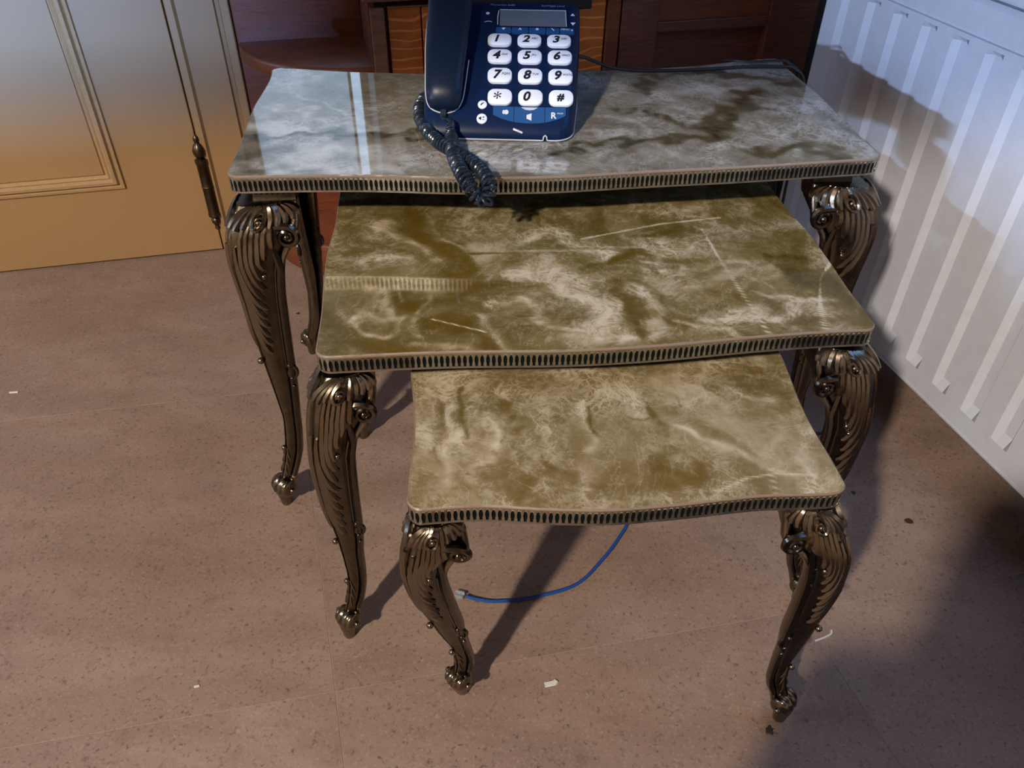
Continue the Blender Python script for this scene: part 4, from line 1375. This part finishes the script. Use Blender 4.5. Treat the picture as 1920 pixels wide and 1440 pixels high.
# three blue keys in a bowl-shaped group below the keypad
def bowl(x):
    t = (x - 0.037) / 0.046
    return 0.0068 + 0.0085 * min(1, abs(t)) ** 2.6
for x0, x1 in ((-0.0065, 0.0180), (0.0186, 0.0545), (0.0551, 0.0795)):
    top = [(x, 0.0215) for x in np.linspace(x1, x0, 9)]
    bot = [(x, max(0.0, bowl(x))) for x in np.linspace(x0, x1, 9)]
    b = NB()
    def on(p, o):
        yy = p[1] - 0.0065 + 0.0095
        th = fnorm(yy)
        return Vector((p[0], yy - o * math.sin(th), fz(yy) + o * math.cos(th)))
    P_ = bot + top
    loft(b, [[on(p, -0.001) for p in P_], [on(p, 0.0014) for p in P_]])
    fk = obj('function_key', b, M_BLUEK, PHONE, False, label='blue key below the keypad')
    xm = (x0 + x1) / 2
    if x0 < 0: poly_mark('toggle_icon', [ell(xm + 0.0035, 0, 0.0026, 0.0030), [(p[0] - 0.0022, p[1]) for p in ell(xm + 0.0025, 0, 0.0014, 0.0027)]], M_WHITE, fk, face_mat(0, 0.0190, 0.0018))
    elif x0 < 0.03:
        poly_mark('speaker_icon', [[(xm - 0.0032, -0.0022), (xm + 0.0026, -0.0045), (xm + 0.0026, 0.0045), (xm - 0.0032, 0.0022)]], M_WHITE, fk, face_mat(0, 0.0150, 0.0018))
        poly_mark('light_window', [[(xm - 0.010, 0.0012), (xm - 0.005, -0.0018), (xm, -0.0026), (xm + 0.005, -0.0018), (xm + 0.010, 0.0012)]], M_SILVER, fk, face_mat(0, 0.0230, 0.0016))
    else:
        text('recall_print', 'R', 0.0105, M_WHITE, fk, face_mat(xm - 0.0055, 0.0165, 0.0017), 0, 0.0003)
        text('mute_print', 'mute', 0.0036, M_WHITE, fk, face_mat(xm + 0.0018, 0.0190, 0.0017))
# two round white keys beside the handset
for (x, y, rr, lab) in ((-0.0195, 0.0262, 0.0054, 'handset'), (-0.0195, 0.0128, 0.0062, 'volume')):
    b = NB()
    loft(b, [[face_mat(x, y) @ Vector((r_ * math.cos(2 * PI * k / 20), r_ * math.sin(2 * PI * k / 20), z)) for k in range(20)] for r_, z in ((rr, -0.001), (rr, 0.0012), (rr - 0.0008, 0.0018))])
    rk = obj('round_key', b, M_KEY, PHONE, True, label='small round white key with a %s symbol' % lab)
    Mk = face_mat(x, y, 0.0019)
    if lab == 'handset':
        poly_mark('handset_icon', [[(-0.0022, -0.0010), (-0.0012, -0.0018), (-0.0006, -0.0010), (0.0, 0.0006), (0.0016, 0.0014), (0.0020, 0.0022), (0.0004, 0.0020), (-0.0014, 0.0008)]], M_INK, rk, Mk)
    else:
        poly_mark('volume_icon', [[(-0.0036, -0.0008), (-0.0006, -0.0022), (-0.0006, 0.0022), (-0.0036, 0.0008)], [(0.0008, 0.0011), (0.0030, 0.0011), (0.0030, 0.0017), (0.0008, 0.0017)], [(0.0008, -0.0013), (0.0030, -0.0013), (0.0030, -0.0019), (0.0008, -0.0019)],
                                 [(0.0016, 0.0004), (0.0022, 0.0004), (0.0022, 0.0024), (0.0016, 0.0024)]], M_INK, rk, Mk)

# cradle edge highlight built as a silver line, and handset
HX = -0.0640
pts = [(HX - 0.0295, 0.155, fz(0.155) + 0.003), (HX - 0.0285, 0.10, fz(0.10) + 0.003), (HX - 0.0250, 0.050, fz(0.050) + 0.002), (HX - 0.0225, 0.030, fz(0.030) + 0.0015), (HX - 0.016, 0.0205, fz(0.0205) + 0.0012),
       (HX, 0.0165, fz(0.0165) + 0.0012), (HX + 0.014, 0.0200, fz(0.020) + 0.0012), (HX + 0.0200, 0.028, fz(0.028) + 0.0014), (HX + 0.0225, 0.040, fz(0.04) + 0.0015), (HX + 0.0255, 0.075, fz(0.075) + 0.0015)]
bm = NB(); tube(bm, spline(pts, 4), 0.0008, 6)
obj('cradle_highlight', bm, M_SILVER, PHONE)
prof = [(0.0185, 0.010, 0.004, 0.006), (0.0200, 0.0170, 0.010, 0.010), (0.0240, 0.0200, 0.0165, 0.014), (0.034, 0.0215, 0.0215, 0.016), (0.050, 0.0225, 0.0240, 0.018), (0.075, 0.0245, 0.0255, 0.019), (0.100, 0.0258, 0.0280, 0.020),
        (0.125, 0.0268, 0.0300, 0.022), (0.150, 0.0272, 0.0330, 0.024), (0.175, 0.0270, 0.0420, 0.028), (0.200, 0.0262, 0.0480, 0.028), (0.218, 0.0235, 0.0480, 0.026), (0.228, 0.0160, 0.0440, 0.018), (0.231, 0.006, 0.041, 0.008)]
rings = []
for y, w, h, t in prof:
    yb = min(y, 0.178)
    th = fnorm(yb) if y < 0.17 else rad(12)
    base = Vector((HX - 0.0006 * 0, y, fz(yb) + (y - yb) * 0.12))
    n = Vector((0, -math.sin(th), math.cos(th)))
    ring = []
    for k in range(22):
        a = 2 * PI * k / 22
        cx, cz = math.cos(a), math.sin(a)
        px = w * math.copysign(abs(cx) ** 0.75, cx)
        pz = t / 2 * math.copysign(abs(cz) ** 0.85, cz)
        ring.append(base + Vector((px, 0, 0)) + n * (h - t / 2 + 0.003 + pz))
    rings.append(ring)
bm = NB(); loft(bm, rings)
HS = obj('handset', bm, M_HAND, PHONE, True, label='black handset lying in its cradle on the left', angle=60)
bm = NB()
for (y, w) in ((0.165, 0.012), (0.172, 0.016), (0.179, 0.012)):
    box(bm, HX - w / 2, HX + w / 2, y - 0.0012, y + 0.0012, fz(0.168) + 0.03, fz(0.168) + 0.044)
obj('volume_rocker', bm, M_PHONE, HS, False)

# coiled cord: strap out of the handset, then the coil in a loop over the table edge
Rp = Matrix.Rotation(PYAW, 3, 'Z').inverted()
def ph(p):
    v = Vector(p) - Vector((PX0, PY0, ZT))
    return Rp @ v


def coil(bm, path, pitch0, pitch1, rad_fn, tr):
    P = spline(path, 24)
    L = [0.0]
    for a, b in zip(P[:-1], P[1:]): L.append(L[-1] + (b - a).length)
    xs, ys_, zs = [p.x for p in P], [p.y for p in P], [p.z for p in P]
    def at(s):
        d = s * L[-1]
        return Vector((interp(d, L, xs), interp(d, L, ys_), interp(d, L, zs)))
    pts = []
    nrm = Vector((0, 0, 1))
    s, a = 0.0, 0.0
    while s <= 1.0:
        t = (at(min(1, s + 0.01)) - at(max(0, s - 0.01))).normalized()
        nrm = (nrm - t * nrm.dot(t)).normalized()
        b = t.cross(nrm)
        r = rad_fn(s)
        pts.append(at(s) + (nrm * math.cos(a) + b * math.sin(a)) * r)
        a += 2 * PI / 18
        s += (pitch0 + (pitch1 - pitch0) * s) / 18 / L[-1]
    tube(bm, pts, tr, 6)


C0 = [(-0.0748, 0.9180, 0.534), (-0.0742, 0.9060, 0.5262), (-0.0712, 0.8800, 0.5236), (-0.0665, 0.8520, 0.5236), (-0.0605, 0.8250, 0.5240), (-0.0525, 0.8010, 0.5222), (-0.0440, 0.7870, 0.5150), (-0.0370, 0.7840, 0.5060)]
C1 = [(-0.0370, 0.7840, 0.5060), (-0.0285, 0.7810, 0.5080), (-0.0262, 0.7900, 0.5205), (-0.0335, 0.8120, 0.5240), (-0.0465, 0.8390, 0.5236), (-0.0650, 0.8640, 0.5236), (-0.0880, 0.8930, 0.5236), (-0.1060, 0.9330, 0.5236), (-0.1175, 0.9750, 0.5236), (-0.1190, 1.0150, 0.5240), (-0.1120, 1.0400, 0.5250)]
bm = NB()
coil(bm, [ph(p) for p in C0], 0.0042, 0.0068, lambda s: 0.0030 + 0.0042 * min(1, s * 7), 0.0018)
coil(bm, [ph(p) for p in C1], 0.0066, 0.0042, lambda s: 0.0066, 0.0018)
CC = obj('coiled_cord', bm, M_CORD, PHONE, True, label='black coiled cord looping over the table edge')
bm = NB()
p0, p1 = Vector((HX, 0.0200, fz(0.02) + 0.0075)), ph(C0[0]) + Vector((0, 0.002, 0.004))
mid = [p0 + Vector((0, 0.004, 0)), p0, Vector((HX - 0.0004, 0.0085, fz(0.0085) + 0.007)), p1, ph(C0[1])]
P = spline(mid, 6)
rings = []
for i, p in enumerate(P):
    t = (P[min(i + 1, len(P) - 1)] - P[max(i - 1, 0)]).normalized()
    b = Vector((1, 0, 0))
    n = t.cross(b).normalized()
    rings.append([p + b * (0.0036 * math.cos(2 * PI * k / 10)) + n * (0.0020 * math.sin(2 * PI * k / 10)) for k in range(10)])
loft(bm, rings)
obj('cord_strap', bm, M_CORD, PHONE, True)
# line cord: runs out of the back of the telephone, along the rear edge of the table, down to the floor
LN = [(0.0700, 1.108, 0.556), (0.0920, 1.120, 0.549), (0.1130, 1.140, 0.5360), (0.1370, 1.158, 0.5235), (0.1780, 1.1660, 0.5172), (0.2549, 1.1720, 0.5172), (0.3339, 1.1880, 0.5172), (0.3800, 1.1900, 0.5172), (0.4020, 1.1860, 0.5160), (0.4180, 1.1760, 0.4950), (0.4190, 1.1600, 0.42), (0.4150, 1.1400, 0.33), (0.4100, 1.1000, 0.15), (0.4300, 1.0300, 0.012), (0.4800, 0.9700, 0.0035), (0.5600, 1.0000, 0.0035), (0.6200, 1.1500, 0.0035)]
bm = NB(); tube(bm, spline([ph(p) for p in LN], 8), 0.0023, 7)
obj('line_cord', bm, M_BLACK, PHONE, True, label='thin black cord along the rear edge of the table')

# second black lead: over the rear corner of the top
LN2 = [(0.3080, 1.2320, 0.5130), (0.3244, 1.2150, 0.5172), (0.3500, 1.2060, 0.5185), (0.3784, 1.1995, 0.5225), (0.3950, 1.1960, 0.5205), (0.4110, 1.1900, 0.50), (0.4110, 1.1950, 0.40), (0.4300, 1.2100, 0.20), (0.4100, 1.2300, 0.010), (0.3600, 1.2600, 0.003), (0.2800, 1.3000, 0.003)]
bm = NB(); tube(bm, spline(LN2, 8), 0.0018, 6)
tag(obj('black_cable', bm, M_BLACK, None, True), 'thin black cable hanging over the rear right corner of the largest table', 'cable')

# ================================================================== LOOSE THINGS ON THE FLOOR
BC = thing('network_cable', 'blue cable with a clear plug lying on the floor under the smallest table', 'cable', (-0.061, 0.643, 0))
pts = [(-0.058, 0.6425, 0.0045), (-0.045, 0.6390, 0.0032), (-0.018, 0.6360, 0.0026), (0.031, 0.6430, 0.0026), (0.089, 0.6640, 0.0026), (0.129, 0.7080, 0.0026), (0.155, 0.7460, 0.0026), (0.172, 0.7800, 0.0026), (0.178, 0.8300, 0.0026), (0.150, 0.9000, 0.0026), (0.100, 0.9700, 0.0026)]
bm = NB(); tube(bm, [p - Vector((-0.061, 0.643, 0)) for p in spline(pts, 8)], 0.0024, 8)
obj('cable_sheath', bm, M_BLUEC, BC, True)
Mp = Matrix.Rotation(rad(165), 4, 'Z')
bm = NB()
box(bm, 0.0, 0.0120, -0.0045, 0.0045, 0.0008, 0.0075, 0.0006, Mp)
box(bm, -0.002, 0.009, -0.0016, 0.0016, 0.0085, 0.0094, 0.0003, Mp @ Matrix.Rotation(rad(6), 4, 'Y'))
obj('clear_plug', bm, M_CLEAR, BC, False, label='clear plastic modular plug')


def chip(name, pts, w, h, label, cat):
    b = NB()
    P = spline([(x, y, 0) for x, y in pts], 6)
    rings = []
    for i, p in enumerate(P):
        t = (P[min(i + 1, len(P) - 1)] - P[max(i - 1, 0)]).normalized()
        s = Vector((-t.y, t.x, 0)) * (w / 2)
        rings.append([p - s + Vector((0, 0, 0.0002)), p + s + Vector((0, 0, 0.0002)), p + s * 0.8 + Vector((0, 0, h)), p - s * 0.8 + Vector((0, 0, h))])
    loft(b, rings)
    return tag(obj(name, b, M_CHIP, None, True), label, cat)


chip('plaster_chip', [(0.0435, 0.5185), (0.0500, 0.5200), (0.0555, 0.5215), (0.0575, 0.5240)], 0.0062, 0.0022, 'white curled chip on the floor in front of the smallest table', 'chip')
chip('plastic_sliver', [(0.3890, 0.5830), (0.4020, 0.5880), (0.4120, 0.5935), (0.4140, 0.5990)], 0.0022, 0.0018, 'thin bent white sliver on the floor beside the front right leg', 'sliver')
chip('crumb', [(-0.3780, 0.5110), (-0.3720, 0.5125)], 0.0026, 0.0014, 'tiny white crumb on the floor left of the tables', 'crumb')
chip('crumb', [(-0.8640, 1.0510), (-0.8500, 1.0530)], 0.0036, 0.0016, 'pale crumb on the floor near the door', 'crumb')
for (x, y, r) in ((0.303, 0.465, 0.0055), (-0.42, 1.30, 0.0045), (0.5840, 0.7860, 0.006), (0.520, 0.840, 0.004)):
    b = NB()
    n_ = 16
    rs = random.Random(int(x * 1000))
    rr = [r * rs.uniform(0.6, 1.25) for _ in range(n_)]
    loft(b, [[Vector((x + rr[k] * f_ * math.cos(2 * PI * k / n_), y + rr[k] * f_ * math.sin(2 * PI * k / n_), z)) for k in range(n_)] for f_, z in ((1, 0.00005), (0.7, 0.0004))])
    so = obj('stain', b, M_STAIN, FLOOR, True)

# ================================================================== BEHIND THE CAMERA
# unseen chair shape added to cast the camera holder's shadow, and the ceiling lamp
CH = thing('shadow_caster', 'unseen high-backed chair with dark cloth, added to cast the shadow of the camera holder', 'chair', (0.13, -0.42, 0), 0)
bm = NB(); box(bm, -0.21, 0.21, -0.20, 0.22, 0.44, 0.48, 0.01)
obj('seat', bm, M_CLOTH, CH)
bm = NB(); box(bm, -0.265, 0.27, 0.255, 0.285, 0.40, 0.735, 0.02)
obj('backrest', bm, M_CLOTH, CH)
bm = NB(); box(bm, -0.175, 0.24, 0.255, 0.285, 0.72, 0.910, 0.025)
obj('headrest', bm, M_CLOTH, CH)
for x, y in ((-0.19, -0.18), (0.19, -0.18), (-0.19, 0.20), (0.19, 0.20)):
    bm = NB(); cyl(bm, (x, y, 0), (x, y, 0.45), 0.014, 0.02)
    obj('leg', bm, M_CHAIR, CH)
for x in (-0.19, 0.19):
    bm = NB(); box(bm, x - 0.015, x + 0.015, 0.215, 0.257, 0.40, 0.71)
    obj('back_post', bm, M_CHAIR, CH, False)
PL = thing('pendant_lamp', 'ceiling lamp with a dark cone shade', 'lamp', (LAMP.x, LAMP.y, 2.7))
bm = NB()
lathe(bm, (0, 0, 0), [(0.05, -0.10), (0.055, -0.10), (0.20, -0.195), (0.205, -0.195), (0.055, -0.09), (0.03, -0.08)], 24)
obj('lamp_shade', bm, M_IRON, PL)
bm = NB(); cyl(bm, (0, 0, 0.0), (0, 0, -0.10), 0.004)
obj('cord', bm, M_BLACK, PL)
